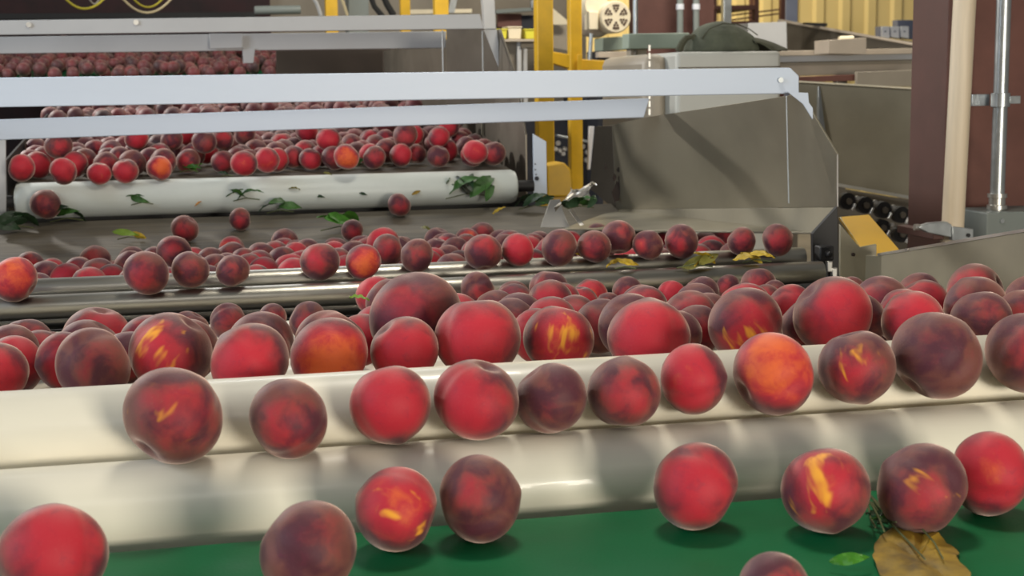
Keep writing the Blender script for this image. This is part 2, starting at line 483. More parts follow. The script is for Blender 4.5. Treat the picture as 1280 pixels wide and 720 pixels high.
for a in [(57, 258, 19, 'mar', 'maroon peach rolling down the white drum near its left end'), (231, 286, 17, 'dus', 'dusky peach rolling down the grey apron above the pile'),
          (300, 274, 14, 'dus', 'small dusky peach tumbling on the grey apron below leaves'), (440, 288, 14, 'dus', 'dusky peach next to the bright green leaf on the apron'),
          (499, 256, 14.5, 'dus', 'lone dusky peach at the lower edge of the white drum')]:
    P(*a[:4], 'R', a[4], sups=SUPM, yr=(3.0, 4.0))
kK = dict(sups=SUPK, yr=(3.4, 7), rt_=.0345)
Kf = [(27, 210, 17, 'cri'), (79, 214, 17, 'cri'), (124, 217, 14.5, 'red'), (157, 214, 16, 'cri'), (199, 210, 16, 'ora'), (235, 201, 15, 'dus'), (305, 204, 16.5, 'red'),
      (334, 200, 16, 'red'), (367, 196, 14.5, 'dus'), (388, 199, 14, 'cri'), (403, 194, 14.5, 'dus'), (433, 196, 16, 'ora'), (468, 197, 14.5, 'dus'), (501, 194, 14.5, 'cri'),
      (520, 192, 12.5, 'dus'), (544, 180, 13.5, 'dus'), (559, 188, 14, 'cri'), (594, 190, 15.5, 'red')]
for a in Kf: P(*a, 'K', **kK)


def w(p): return C0 + ray(p['px'], p['py']) * p['d']


def limit(x):
    pts = [(-200, 405), (0, 406), (130, 397), (230, 392), (300, 386), (460, 386), (470, 340), (620, 356), (700, 348), (760, 356), (900, 352), (960, 346), (1000, 362), (1280, 352), (1500, 350)]
    for (a, ya), (c, yc) in zip(pts, pts[1:]):
        if a <= x <= c: return ya + (yc - ya) * (x - a) / (c - a)
    return 999


def filler(ys, xs, sfun, rr, row, lim=None, kinds=('dus', 'mar', 'brn', 'cri', 'red'), jit=.012, mind=.9, behind=False):
    k = 0
    for y in ys:
        k += 1
        for x in xs:
            xx = x + (.5 * (xs[1] - xs[0]) if k % 2 else 0) + R.uniform(-jit, jit); yy = y + R.uniform(-jit, jit)
            r = rr * R.uniform(.92, 1.08)
            p = Vector((xx, yy, CH + sfun(yy) + r * 1.0)); px, py, d = proj(p)
            if not (-40 < px < 1320): continue
            if lim and py - r * F / d < lim(px): continue
            if any((w(q) - p).length < (r + q['rp'] * q['d'] / F) * mind for q in peaches): continue
            if behind and any(q['row'] in 'BC' and q['d'] > d - .01 and math.hypot(q['px'] - px, q['py'] - py) < q['rp'] + r * F / d for q in peaches): continue
            peaches.append(dict(px=px, py=py, rp=r * F / d, kind=R.choice(kinds), row=row, label=None, d=d, lock=False, sups=None))


def frange(a, b_, s):
    o = []
    while a < b_: o.append(a); a += s
    return o


filler(frange(1.58, 2.5, .082), frange(-.5, 1.2, .082), S3, .036, 'F', lim=limit)
filler(frange(1.52, 1.90, .05), frange(-.45, .95, .05), lambda y: S3(y) - .002, .033, 'F', lim=lambda x: limit(x) + 10, kinds=('dus', 'mar', 'brn'), mind=.80, behind=True)
def pile_lim(x):
    pts_ = [(-100, 326), (60, 324), (100, 318), (200, 306), (350, 298), (450, 294), (600, 284), (800, 290), (900, 292), (1500, 296)]
    for (a, ya), (c, yc) in zip(pts_, pts_[1:]):
        if a <= x <= c: return ya + (yc - ya) * (x - a) / (c - a)
    return 999
filler(frange(2.86, 3.4, .075), frange(-.55, 1.12, .078), lambda y: -.408, .034, 'G', lim=pile_lim)
filler(frange(2.88, 3.36, .09), frange(-.50, 1.05, .085), lambda y: -.36, .034, 'G', lim=pile_lim, jit=.02)
filler(frange(2.90, 3.2, .09), frange(0.0, 1.0, .085), lambda y: -.325, .034, 'G', lim=pile_lim, jit=.02)
def kz(y): return -.240 + (y - 3.96) * .067
filler(frange(4.07, 5.05, .074), frange(-.42, .84, .078), kz, .0345, 'H', kinds=('dus', 'dus', 'cri', 'mar', 'brn', 'red'), jit=.014, mind=.92)
# second layer on the drum bed
filler(frange(4.12, 5.0, .11), frange(-.40, .80, .12), lambda y: kz(y) + .048, .034, 'H', kinds=('dus', 'cri', 'mar', 'red'), jit=.03, mind=.93)

# settle overlapping neighbours apart: the farther one moves back along its own line of sight
for it in range(60):
    moved = 0
    ws = [w(p) for p in peaches]; rs = [p['rp'] * p['d'] / F for p in peaches]
    for i in range(len(peaches)):
        for j in range(i + 1, len(peaches)):
            dv = ws[i] - ws[j]
            if abs(dv.x) > .11 or abs(dv.y) > .11: continue
            ov = (rs[i] + rs[j]) * .975 - dv.length
            if ov > .0005:
                a, c = (i, j) if peaches[i]['d'] < peaches[j]['d'] else (j, i)
                k1, k2 = (.3, .7)
                if peaches[a]['row'] in 'AB': k1, k2 = (.1, .9)
                if peaches[a]['row'] in 'FGH': k1, k2 = (.5, .5)
                peaches[a]['d'] -= ov * k1; peaches[c]['d'] += ov * k2; moved += 1
                ws[a] = w(peaches[a]); ws[c] = w(peaches[c])
    if not moved: break

for p in peaches:
    sp = {'A': SUPF, 'B': [R1, R2], 'C': BED + [R2], 'D': BED, 'F': BED, 'M': SUPM, 'N': SUPM, 'G': SUPM, 'R': SUPM, 'K': SUPK, 'H': SUPK}[p['row']]
    for k_ in range(8):
        c_ = w(p); df = p['rp'] * p['d'] / F * .985 - clear(c_, sp)
        if df <= 0: break
        p['py'] -= min(df, .002) * F / p['d']
def seen(i):
    p = peaches[i]; n = 0
    for k in range(60):
        a_ = k * 2.4; rad = math.sqrt((k + .5) / 60) * .97
        x_, y_ = p['px'] + math.cos(a_) * rad * p['rp'], p['py'] + math.sin(a_) * rad * p['rp']
        if not (0 < x_ < 1280): continue
        if p['row'] in 'FCD' and y_ > 494 - .071 * x_: continue
        if p['row'] == 'H' and (y_ < 176 - .033 * x_): continue
        if p['row'] in 'GN' and y_ > 366 - .038 * x_: continue
        for j, q in enumerate(peaches):
            if j != i and q['d'] < p['d'] and (q['px'] - x_) ** 2 + (q['py'] - y_) ** 2 < q['rp'] ** 2: break
        else: n += 1
    return n * p['rp'] ** 2 / 60
vis = [seen(i) if p['row'] in 'FGH' else 1e6 for i, p in enumerate(peaches)]
vis = [v * (6 if p['row'] in 'FG' else 1) for v, p in zip(vis, peaches)]
order = sorted([i for i in range(len(peaches)) if vis[i] > 8], key=lambda i: -vis[i])
keep = set(order[:298]); extra_heap = [(w(peaches[i]), peaches[i]['rp'] * peaches[i]['d'] / F) for i in range(len(peaches)) if i not in keep and peaches[i]['row'] == 'H']
peaches = [p for i, p in enumerate(peaches) if i in keep]

ORD = ['first', 'second', 'third', 'fourth', 'fifth', 'sixth', 'seventh', 'eighth', 'ninth', 'tenth', 'eleventh', 'twelfth', 'thirteenth', 'fourteenth', 'fifteenth', 'sixteenth',
       'seventeenth', 'eighteenth', 'nineteenth', 'twentieth', 'twenty-first', 'twenty-second', 'twenty-third', 'twenty-fourth', 'twenty-fifth', 'twenty-sixth', 'twenty-seventh',
       'twenty-eighth', 'twenty-ninth', 'thirtieth', 'thirty-first', 'thirty-second', 'thirty-third', 'thirty-fourth', 'thirty-fifth', 'thirty-sixth', 'thirty-seventh']
ROWT = {'D': '{} peach, {} from the left among those behind the white-roller front row', 'M': '{} peach, {} from the left along the two steel rollers',
        'N': '{} peach, {} from left in the pile behind the steel-roller front row', 'K': '{} peach, {} from the left along the top of the white drum'}
GROUP = {'A': 'peaches on the green belt', 'B': 'peaches between the two white rollers', 'C': 'peaches lined up behind the upper white roller', 'D': 'peaches on the white roller bed',
         'M': 'front row of peaches on the steel rollers', 'N': 'pile of peaches behind the steel rollers', 'R': 'peaches rolling down drum and apron', 'K': 'front row of peaches on the white drum',
         'F': 'half-hidden peaches packed low on the white roller bed', 'G': 'half-hidden peaches at the foot of the grey apron', 'H': 'crowd of peaches behind the white drum'}
SHARED = {'F': 'half-hidden peach packed low among the others on the white roller bed', 'G': 'half-hidden peach packed low at the foot of the grey apron',
          'H': 'peach in the dense crowd behind the front row on the white drum'}
for row, t in ROWT.items():
    lst = sorted([p for p in peaches if p['row'] == row], key=lambda p: p['px'])
    for i, p in enumerate(lst): p['label'] = t.format(LOOK[p['kind']], ORD[i])
for i, p in enumerate(peaches):
    c = w(p); r = p['rp'] * p['d'] / F
    big = p['row'] in 'ABCD'
    o = bpy.data.objects.new('peach', (PM if big else PL)[i % 3]); COL.objects.link(o)
    o.location = c; o.scale = (r * 1.02,) * 3
    tgt = (C0 - c).normalized()
    q = (-tgt).to_track_quat('Y', 'Z')                    # local -Y, the brighter painted side, faces the camera
    jit = Euler((R.uniform(-.5, .5), R.uniform(0, 6.28), R.uniform(-.5, .5))).to_quaternion()
    if p['row'] in 'ABC': jit = Euler((R.uniform(-.3, .3), R.uniform(0, 6.28), R.uniform(-.3, .3))).to_quaternion()
    o.rotation_mode = 'QUATERNION'; o.rotation_quaternion = q @ Euler((0, jit.to_euler().y, 0)).to_quaternion() @ Euler((R.uniform(-.35, .35), 0, R.uniform(-.35, .35))).to_quaternion()
    k = KINDS[p['kind']]; o.color = tuple(max(0, v + R.uniform(-.06, .06)) for v in k) + (((p['px'] * .37 + p['py'] * .73 + i * (0 if big else .1)) * .618) % 1.0,)
    tag(o, p['label'] or SHARED[p['row']], 'peach', GROUP[p['row']])
print('PEACHES', len(peaches), {r: sum(1 for p in peaches if p['row'] == r) for r in GROUP})


def mass(name, pts, label, group=None, kinds=None):
    """a heap of far peaches nobody could count, as one mesh"""
    bm = bmesh.new()
    for (c, r) in pts:
        t = bmesh.ops.create_icosphere(bm, subdivisions=2, radius=r)
        bmesh.ops.transform(bm, matrix=Matrix.Translation(c) @ Euler((R.random() * 6, R.random() * 6, 0)).to_matrix().to_4x4() @ Matrix.Diagonal((1, 1, .94, 1)), verts=t['verts'])
    me = bpy.data.meshes.new(name); bm.to_mesh(me); bm.free()
    for p in me.polygons: p.use_smooth = True
    o = bpy.data.objects.new(name, me); COL.objects.link(o)
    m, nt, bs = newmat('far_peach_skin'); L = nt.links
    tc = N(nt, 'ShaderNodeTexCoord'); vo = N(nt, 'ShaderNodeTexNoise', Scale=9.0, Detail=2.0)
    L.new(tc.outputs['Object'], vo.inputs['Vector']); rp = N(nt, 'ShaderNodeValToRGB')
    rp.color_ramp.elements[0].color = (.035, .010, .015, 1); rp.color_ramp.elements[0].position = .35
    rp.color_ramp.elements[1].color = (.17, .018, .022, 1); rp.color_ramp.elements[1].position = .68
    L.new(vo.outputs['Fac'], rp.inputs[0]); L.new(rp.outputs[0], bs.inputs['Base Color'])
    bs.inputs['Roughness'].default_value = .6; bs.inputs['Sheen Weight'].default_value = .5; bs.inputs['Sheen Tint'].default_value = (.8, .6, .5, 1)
    me.materials.append(m)
    tag(o, label, 'peaches', group, 'stuff'); return o


pts = []
for y in frange(5.12, 6.6, .075):
    for x in frange(-.44, .86, .076):
        pts.append((Vector((x + R.uniform(-.02, .02), y + R.uniform(-.02, .02), CH + kz(y) + .036 + R.choice((0, 0, .03)))), .034 * R.uniform(.9, 1.08)))
pts += extra_heap
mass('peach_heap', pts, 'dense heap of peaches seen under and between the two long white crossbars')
pts = []
for y in frange(7.9, 9.6, .078):
    for x in frange(-1.2, .66 if y < 8.4 else .8, .078):
        pts.append((Vector((x + R.uniform(-.02, .02), y + R.uniform(-.02, .02), CH + .045 + (y - 7.9) * .12 + .036 + R.choice((0, 0, .03)))), .035 * R.uniform(.9, 1.08)))
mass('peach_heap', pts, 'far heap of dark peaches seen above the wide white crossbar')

# ------------------------------------------------------------------ conveyors
XL, XR = -.64, 1.235
Z = lambda z: CH + z


def legs(t, xs, ys, ztop, m='stainless_dark', s=.05):
    for x in xs:
        for y in ys:
            lg = MB().box((x, y, ztop / 2 + .01), (s, s, ztop - .02)).build('leg', m, t, .003)
            MB().cyl((x, y, 0), (x, y, .012), .05, 20).build('foot', 'black_rubber', lg)


t = thing('belt_conveyor', (.3, .75, 0), 'bright green belt conveyor in front of the lower white roller', 'conveyor')
bb = MB()
prof = [(1.225 + .033 * math.cos(a), -.423 + .033 * math.sin(a)) for a in [math.pi / 2 - math.pi * i / 12 for i in range(13)]]
prof2 = [(.30 + .033 * math.cos(a), -.423 + .033 * math.sin(a)) for a in [-math.pi / 2 - math.pi * i / 12 for i in range(13)]]
loop = prof + prof2
va = [bb.bm.verts.new((XL, y, Z(z))) for y, z in loop]; vb = [bb.bm.verts.new((XR - .02, y, Z(z))) for y, z in loop]
for i in range(len(loop)): bb.bm.faces.new((va[i], va[(i + 1) % len(loop)], vb[(i + 1) % len(loop)], vb[i]))
bb.build('belt', 'green_belt', t)
for x in (XL - .012, XR - .008): MB().box((x, .75, Z(-.43)), (.012, 1.0, .09)).build('side_rail', 'stainless', t, .002)
for y in (.30, 1.225): MB().roll((XL + .01, y, Z(-.423)), (XR - .03, y, Z(-.423)), .031).build('end_roller', 'steel_roller', t)
legs(t, (XL - .04, XR + .02), (.4, 1.1), Z(-.46))

t = thing('roller_conveyor', (.3, 1.9, 0), 'inclined conveyor of wide white plastic rollers full of peaches', 'conveyor')
for k, (y, z, r) in enumerate([R1, R2] + BED):
    ro = MB().roll((XL + .02, y, Z(z)), (XR - .02, y, Z(z)), r - .0005, 64, .008).build('white_roller', 'white_plastic', t)
    MB().cyl((XL - .03, y, Z(z)), (XL + .025, y, Z(z)), .01, 16).cyl((XR - .025, y, Z(z)), (XR + .03, y, Z(z)), .01, 16).build('shaft', 'steel_roller', ro)
# right guard sheet: rises toward the aisle
XG = XR + .012
g0, g1 = PX(1097, 320, XG), PX(1280, 290, XG)
sl = (g1.z - g0.z) / (g1.y - g0.y)
e1 = Vector((XG, 1.22, g0.z + sl * (1.22 - g0.y)))
gs = MB().prism([(XG, g0.y, g0.z), (XG, 1.22, e1.z), (XG, 1.22, Z(-.50)), (XG, 2.56, Z(-.50)), (XG, 2.56, g0.z - .01)], (.004, 0, 0)).build('side_guard', 'stainless', t, .0008)
MB().prism([(XG - .001, g0.y, g0.z), (XG - .001, 1.22, e1.z), (XG - .001, 1.22, e1.z + .005), (XG - .001, g0.y, g0.z + .005)], (.022, 0, 0)).build('rolled_edge', 'stainless_bright', gs)
MB().prism([(XL - .012, 2.56, Z(-.30)), (XL - .012, 1.22, Z(-.18)), (XL - .012, 1.22, Z(-.50)), (XL - .012, 2.56, Z(-.50))], (-.004, 0, 0)).build('side_guard', 'stainless', t, .0008)
legs(t, (XL - .05, XR + .06), (1.45, 2.4), Z(-.50))
# bracket with a notch at the guard's far end
br = pixplate('bracket', [(1050, 280), (1075, 309), (1096, 305), (1096, 352), (1050, 352)], 2.50, .006, 'stainless', t)
yb = MB()
for px, py in ((1089, 322), (1090, 333), (1066, 318)):
    p = PY(px, py, 2.499); yb.cyl(p, p - Vector((0, .004, 0)), .0035, 12)
yb.build('bolt_heads', 'rust', br)

t = thing('steel_roller_table', (.3, 3.0, 0), 'roller table with two polished steel rollers and a grey apron', 'conveyor')
for (y, z, r) in SR: MB().roll((-.62, y, Z(z)), (1.205, y, Z(z)), r - .0005, 40, .003).build('steel_roller', 'steel_roller', t)
MB().prism([(-.64, 3.43, Z(-.430)), (-.64, 3.893, Z(-.337)), (-.64, 3.893, Z(-.347)), (-.64, 3.43, Z(-.440))], (1.80, 0, 0)).build('apron', 'apron', t)
MB().box((.28, 2.64, Z(-.50)), (1.86, .006, .16)).build('dark_backing', 'black', t)  # black board added to stand in for the dark gap under the rollers
MB().box((.28, 3.05, Z(-.585)), (1.86, .90, .008)).build('shade_sheet', 'black', t)  # black sheet added below, its colour standing for the shade under the table
p = [PY(1047, 258, 2.70), PY(1049, 352, 2.70), PY(1017, 352, 2.70), PY(1016, 292, 2.70)]
MB().prism(p, (0, .012, 0)).build('end_plate', 'black', t, .001)
MB().box((1.222, 3.0, Z(-.46)), (.012, .84, .14)).build('side_rail', 'black', t, .001)
MB().box((-.65, 3.0, Z(-.46)), (.012, .84, .14)).build('side_rail', 'black', t, .001)
pb = PY(1030, 316, 2.66)
MB().box(pb, (.03, .03, .03)).cyl(pb, pb - Vector((0, .03, 0)), .006, 12).build('bearing_block', 'black', t, .003)
cp = MB()
for px, py in ((1036, 333), (1042, 341)):
    p0 = PY(px, py, 2.69); cp.box(p0, (.012, .012, .022))
cp.build('chain_guide', 'stainless_bright', t, .002)
legs(t, (-.60, 1.17), (2.75, 3.4), Z(-.53), 'black')

# drum conveyor
dl, dr = PY(19, 250, 3.95).x, PY(645, 230, 3.95).x
t = thing('drum_conveyor', (.25, 5.0, 0), 'peach conveyor ending in a wide pale white drum with rounded rim', 'conveyor')
MB().roll((dl, DRUM[0], Z(DRUM[1])), (dr, DRUM[0], Z(DRUM[1])), DRUM[2], 64, .016).build('drum', 'drum_white', t)
MB().prism([(dl, 3.98, Z(-.243)), (dl, 6.9, Z(-.047)), (dl, 6.9, Z(-.075)), (dl, 3.98, Z(-.275))], (dr - dl, 0, 0)).build('belt', 'apron', t)
MB().box(((dl + dr) / 2, 4.008, Z(-.43)), (dr - dl + .1, .008, .22)).build('dark_backing', 'black', t)
MB().cyl((dl - .06, DRUM[0], Z(DRUM[1])), (dl, DRUM[0], Z(DRUM[1])), .016).build('axle', 'black', t)
MB().cyl((dr, DRUM[0], Z(DRUM[1])), (dr + .05, DRUM[0], Z(DRUM[1])), .016).build('axle', 'black', t)
MB().prism([(dl - .02, 3.97, Z(-.36)), (dl - .02, 3.97, Z(-.18)), (dl - .02, 6.9, Z(.05)), (dl - .02, 6.9, Z(-.2))], (-.006, 0, 0)).build('side_wall', 'black', t)
# stainless right wall and its painted near bracket
xr = dr + .035
far = [PX(665, 243, xr), PX(665, 168, xr)]
MB().prism([(xr, 3.98, Z(-.37)), (xr, 3.98, Z(-.14)), (xr, 4.10, Z(.02)), (xr, 4.30, Z(.165)), (xr, 6.9, Z(.165)), (xr, 6.9, Z(-.2))], (.006, 0, 0)).build('side_wall', 'stainless_dark', t, .001)
MB().box((xr - .006, 4.55, Z(.0)), (.006, .012, .32)).build('seam', 'stainless', t)
br = pixplate('end_bracket', [(667, 243), (666, 167), (683, 177), (684, 243)], 3.97, .006, 'bar_white', t)
hb = MB(); p0 = PY(671, 223, 3.968); hb.cyl(p0, p0 - Vector((0, .003, 0)), .006, 16)
for px, py in ((669, 205), (669, 212), (670, 218)):
    p0 = PY(px, py, 3.968); hb.cyl(p0, p0 - Vector((0, .002, 0)), .002, 8)
hb.build('bolt_holes', 'dark_navy', br)
pixplate('end_bracket', [(-30, 300), (-30, 150), (7, 150), (8, 300)], 3.90, .008, 'bar_grey', t)
legs(t, (dl - .05, dr + .12), (4.2, 6.6), Z(-.37))
# crossbars of the drum conveyor's hood
def pbar(name, tl, tr, br_, bl, Y, th, m, par):
    return pixplate(name, [tl, tr, br_, bl], Y, th, m, par, .002)
th_ = thing('hopper_hood', (.2, 4.8, Z(-.1)), 'stainless hood with two grey crossbars above the drum conveyor', 'hood')
pbar('crossbar', (-160, 27.5), (600, 17.5), (605, 36), (-160, 45.5), 4.30, .03, 'bar_grey', th_)
pbar('crossbar', (-160, 48), (558, 39), (557, 60), (-160, 69), 5.1, .03, 'bar_grey', th_)
MB().prism([PY(558, 36, 4.6), PY(605, 36, 4.33), PY(612, 40, 4.33), PY(632, 97, 4.33), PY(632, 130, 4.33), PY(558, 130, 4.6)], (.004, .008, 0)).build('side_panel', 'stainless_dark', th_, .001)
MB().prism([PY(605, 37, 4.32), PY(621, 37, 4.32), PY(628, 95, 4.32)], (0, .006, 0)).build('gusset', 'bar_grey', th_)
sb = MB()
for px in (553, 603): sb.cyl(PY(px, 38, 4.31), PY(px + 1, 92, 4.31), .003, 8)
sb.build('weld_seam', 'stainless_bright', th_)
pixplate('back_plate', [(345, 56), (575, 54), (575, 112), (345, 112)], 6.95, .01, 'brown_steel', th_)
sb = MB()
for px, py in ((36, 31), (170, 28)):
    p0 = PY(px, py, 4.299); sb.cyl(p0, p0 - Vector((0, .006, 0)), .0075, 16)
sb.build('bolt_heads', 'stainless_bright', th_)
br = pixplate('bracket', [(262, 42), (303, 42), (303, 60), (262, 61)], 5.07, .012, 'bar_grey', th_)
pixplate('strap', [(303, 60), (319, 60), (317, 79), (304, 79)], 5.09, .012, 'bar_grey', th_)

# ------------------------------------------------------------------ near stainless hopper
t = thing('drop_hopper', (1.1, 3.2, Z(-.3)), 'large brownish stainless hopper side with two long white crossbars', 'hopper')
Ya, Yb = 2.76, 3.90
pan = [PY(1047, 193, Ya), PY(1001, 117, Ya + .06), PY(805, 147, 3.55), PY(765, 156, Yb), PY(770, 262, Yb - .02), PY(1045, 259, Ya)]
side = MB().prism(pan, (.005, .002, 0)).build('side_panel', 'stainless', t, .0008)
MB().prism([PY(765, 157, Yb), PY(744, 158, 4.02), PY(737, 236, 4.02), PY(770, 263, Yb - .02)], (.004, .004, 0)).build('return_flange', 'stainless_dark', t, .0008)
MB().prism([pan[5], pan[4], PY(702, 286, 3.52), PY(1017, 290, 2.84)], (0, 0, -.004)).build('floor_flange', 'stainless', t, .0008)
MB().tube([PY(983, 120, Ya + .03), PY(986, 254, Ya - .01)], .0016, 8).build('weld_seam', 'galv', side)
MB().tube([PY(1047, 193, Ya - .004), PY(1047, 258, Ya - .004)], .0018, 8).build('edge', 'stainless_bright', side)
for (px, py, a, c_) in ((771, 240, 6, 14), (768, 222, 2.5, 5), (773, 212, 2, 4), (757, 208, 2, 4), (775, 226, 3, 10)):
    rust = MB(); cc = PY(px, py, 3.83); q = [cc + rt * (math.cos(a_) * a * R.uniform(.6, 1.15) / F * 3.9) + up * (math.sin(a_) * c_ * R.uniform(.7, 1.15) / F * 3.9) for a_ in [i * .5236 for i in range(12)]]
    rust.prism(q, (.0, .002, 0)).build('rust_stain', 'rust', side)
b1 = MB().prism([PY(-170, 99, 2.80), PY(988, 84.5, 2.80), PY(999, 95, 2.80), PY(999, 117, 2.80), PY(-170, 137, 2.80)], (0, .03, 0)).build('crossbar', 'bar_white', t, .002)
MB().prism([PY(-170, 155, 3.40), PY(812, 123, 3.45), PY(805, 147, 3.45), PY(-170, 181, 3.40)], (0, .03, 0)).build('crossbar', 'bar_white', t, .002)
p0 = PY(975, 100, 2.799); MB().cyl(p0, p0 - Vector((0, .005, 0)), .0055, 16).build('bolt_head', 'galv', b1)
MB().prism([PY(985, 115, Ya + .02), PY(1010, 116, Ya + .02), PY(1011, 128, Ya + .02), PY(1016, 135, Ya + .02), PY(1016, 149, Ya + .02), PY(1004, 130, Ya + .02)], (0, .003, 0)).build('gusset', 'bar_white', t)
MB().prism([(-.72, 2.76, Z(.03)), (-.72, 3.6, Z(-.02)), (-.72, 3.9, Z(-.4)), (-.72, 2.76, Z(-.4))], (.004, 0, 0)).build('side_panel', 'stainless', t)
legs(t, (-.75,), (2.85, 3.7), Z(-.40)); legs(t, (1.30,), (3.0,), Z(-.42)); legs(t, (1.27,), (3.6,), Z(-.42))

# bent shiny scrap of steel at the apron's end
def crumple(name, c, sx, sy, m, n=9, amp=.02, label=None):
    bm = MB(); g = {}
    for i in range(n):
        for j in range(n):
            u, v = i / (n - 1) - .5, j / (n - 1) - .5
            ed = 1 - .45 * (abs(u) * 2) ** 2 * abs(math.sin(3 * v + 1)); ev = 1 - .6 * (abs(v) * 2) ** 2 * abs(math.cos(4 * u + .6)); p_ = c + rt * (u * ed + v * .35) * sx + up * (v * ev + .25 * u) * sy + fwd * (R.uniform(-amp, amp) + .4 * sy * v)
            g[i, j] = bm.bm.verts.new(p_ + rt * R.uniform(-.2, .2) * sx / n + up * R.uniform(-.2, .2) * sy / n)
    for i in range(n - 1):
        for j in range(n - 1):
            bm.bm.faces.new((g[i, j], g[i + 1, j], g[i + 1, j + 1])); bm.bm.faces.new((g[i, j], g[i + 1, j + 1], g[i, j + 1]))
    o = bm.build(name, m, smooth=False); o.modifiers.new('s', 'SOLIDIFY').thickness = .0015
    return o
o = crumple('metal_scrap', PD(722, 244, 3.62), .095, .07, 'stainless_bright', 8, .012); tag(o, 'crumpled shiny metal scrap beside the green leaves', 'scrap')
s_ = MB().prism([PY(676, 284, 3.56), PY(688, 250, 3.62), PY(700, 249, 3.62), PY(703, 262, 3.60), PY(712, 284, 3.56)], (0, .004, 0)).build('reflective_tab', 'stainless_bright')
tag(s_, 'small bright bent metal tab standing at the right end of apron', 'metal tab')
s_ = MB().prism([PY(704, 251, 3.54), PY(707, 251, 3.54), PY(730, 281, 3.50), PY(725, 282, 3.50)], (0, .004, 0)).build('metal_strip', 'stainless_bright')
tag(s_, 'thin slanting shiny metal strip beside the bent tab', 'metal strip')

# yellow chute plate
yp = [PY(1049, 271, 2.95), PY(1086, 268, 3.05), PY(1126, 314, 2.72), PY(1097, 322, 2.62), PY(1090, 330, 2.6)]
t = thing('yellow_chute', (yp[0].x, 2.85, yp[4].z - .02), 'flat yellow painted chute plate behind the notched steel bracket', 'chute')
MB().prism(yp, (0, .002, -.006)).build('plate', 'yellow_bright', t, .001)
MB().prism([yp[0], yp[4], yp[4] - Vector((0, 0, .05)), yp[0] - Vector((0, 0, .08))], (.004, 0, 0)).build('side', 'stainless', t)
MB().box((yp[0].x + .10, 2.85, (yp[4].z - .03) / 2), (.04, .04, yp[4].z - .03)).build('post', 'yellow', t, .002)

# ------------------------------------------------------------------ right column, pole, conduit
t = thing('steel_column', (1.75, 3.55, 0), 'reddish brown painted steel column at the right edge', 'column')
def colx(px, Y): return PY(px, 180, Y).x
x0 = colx(1137, 3.67); x3 = x0 + .42
MB().box((x0 + .006, 3.575, 2.0), (.012, .19, 4.0)).build('flange', 'brown_paint', t, .002)  # same paint as the web, its shade put into the darker colour
MB().box((x0 + .21, 3.56, 2.0), (.40, .012, 4.0)).build('web', 'brown_paint2', t, .002)
MB().box((x3, 3.52, 2.0), (.012, .20, 4.0)).build('outer_flange', 'brown_paint', t, .002)
MB().box(((x0 + x3) / 2, 3.58, .01), (.7, .4, .02)).build('base_plate', 'brown_paint', t)

pa, pb_ = PY(1209, -60, 3.28), PY(1190, 301, 3.28)
t = thing('wooden_pole', pb_, 'pale cream wooden pole standing in a clamp before the brown column', 'pole')
dpole = (pa - pb_)
MB().cyl(pb_ - dpole * .02, pb_ + dpole * 1.3, .0275, 32).build('pole', 'wood', t)
c1, c2 = PY(1145, 284, 3.24), PY(1217, 292, 3.24)
t2 = thing('pole_clamp', PY(1190, 303, 3.28), 'grey toggle clamp holding the foot of the pale pole', 'clamp')
MB().prism([PY(1147, 284, 3.24), PY(1162, 279, 3.24), PY(1184, 277, 3.24), PY(1190, 281, 3.24), PY(1190, 297, 3.24), PY(1160, 291, 3.24)], (0, .02, 0)).build('jaw', 'galv', t2, .002)
MB().prism([PY(1190, 283, 3.235), PY(1217, 286, 3.235), PY(1217, 301, 3.235), PY(1190, 301, 3.235)], (0, .016, 0)).build('plate', 'galv', t2, .002)
MB().cyl(PY(1143, 284, 3.25), PY(1149, 284, 3.25), .008, 16).build('pin', 'stainless_bright', t2)
p0 = PY(1210, 294, 3.234); MB().cyl(p0, p0 - Vector((0, .004, 0)), .005, 12).build('bolt', 'black', t2)
# arm from clamp to column
MB().box(PY(1150, 290, 3.36), (.03, .19, .02)).build('mounting_arm', 'brown_paint', t2, .002)
MB().box((PY(1190, 303, 3.28).x, 3.28, (PY(1190, 303, 3.28).z) / 2), (.03, .03, PY(1190, 303, 3.28).z - .01)).build('post', 'brown_paint', t2)

t = thing('junction_box', PY(1260, 302, 3.30), 'grey electrical junction box on the brown column', 'electrical box')
q0, q1 = PY(1234, 266, 3.30), PY(1234, 306, 3.30)
MB().box((q0.x + .10, 3.38, (q0.z + q1.z) / 2 - .02), (.20, .16, q0.z - q1.z + .04)).build('box', 'box_grey', t, .003)
p0 = PY(1252, 276, 3.30); MB().cyl(p0, p0 - Vector((0, .004, 0)), .006, 16).build('screw', 'galv', t)
MB().box((q0.x + .10, 3.47, (q0.z + q1.z) / 2 - .02), (.1, .17, .05)).build('mount', 'brown_paint', t)
t = thing('conduit_pipe', PY(1246, 266, 3.34), 'shiny galvanised conduit running down into the grey junction box', 'pipe')
ca, cb = PY(1257, -60, 3.36), PY(1246, 262, 3.36)
cb.x = PY(1246, 262, 3.36).x
MB().cyl(cb, cb + (ca - cb) * 1.3, .0185, 28).build('pipe', 'galv', t)
q = (ca - cb).normalized().to_track_quat('Z', 'Y').to_matrix()
MB().lathe([(0, -.012), (.021, -.012), (.021, 0), (.026, .002), (.026, .012), (.021, .014), (.021, .03), (.025, .032), (.025, .042), (0, .042)], cb, q, 24).build('connector', 'stainless_bright', t)
cc = cb + (ca - cb) * ((262 - 123) / 322)
k = MB().lathe([(.0185, -.018), (.024, -.018), (.024, .018), (.0185, .018)], cc, q, 24)
k.box(cc + Vector((.03, -.01, 0)), (.03, .02, .02)).box(cc + Vector((-.035, .04, 0)), (.05, .012, .03)).box(cc + Vector((-.05, .10, 0)), (.02, .13, .03))
k.build('pipe_strap', 'galv', t, .001)

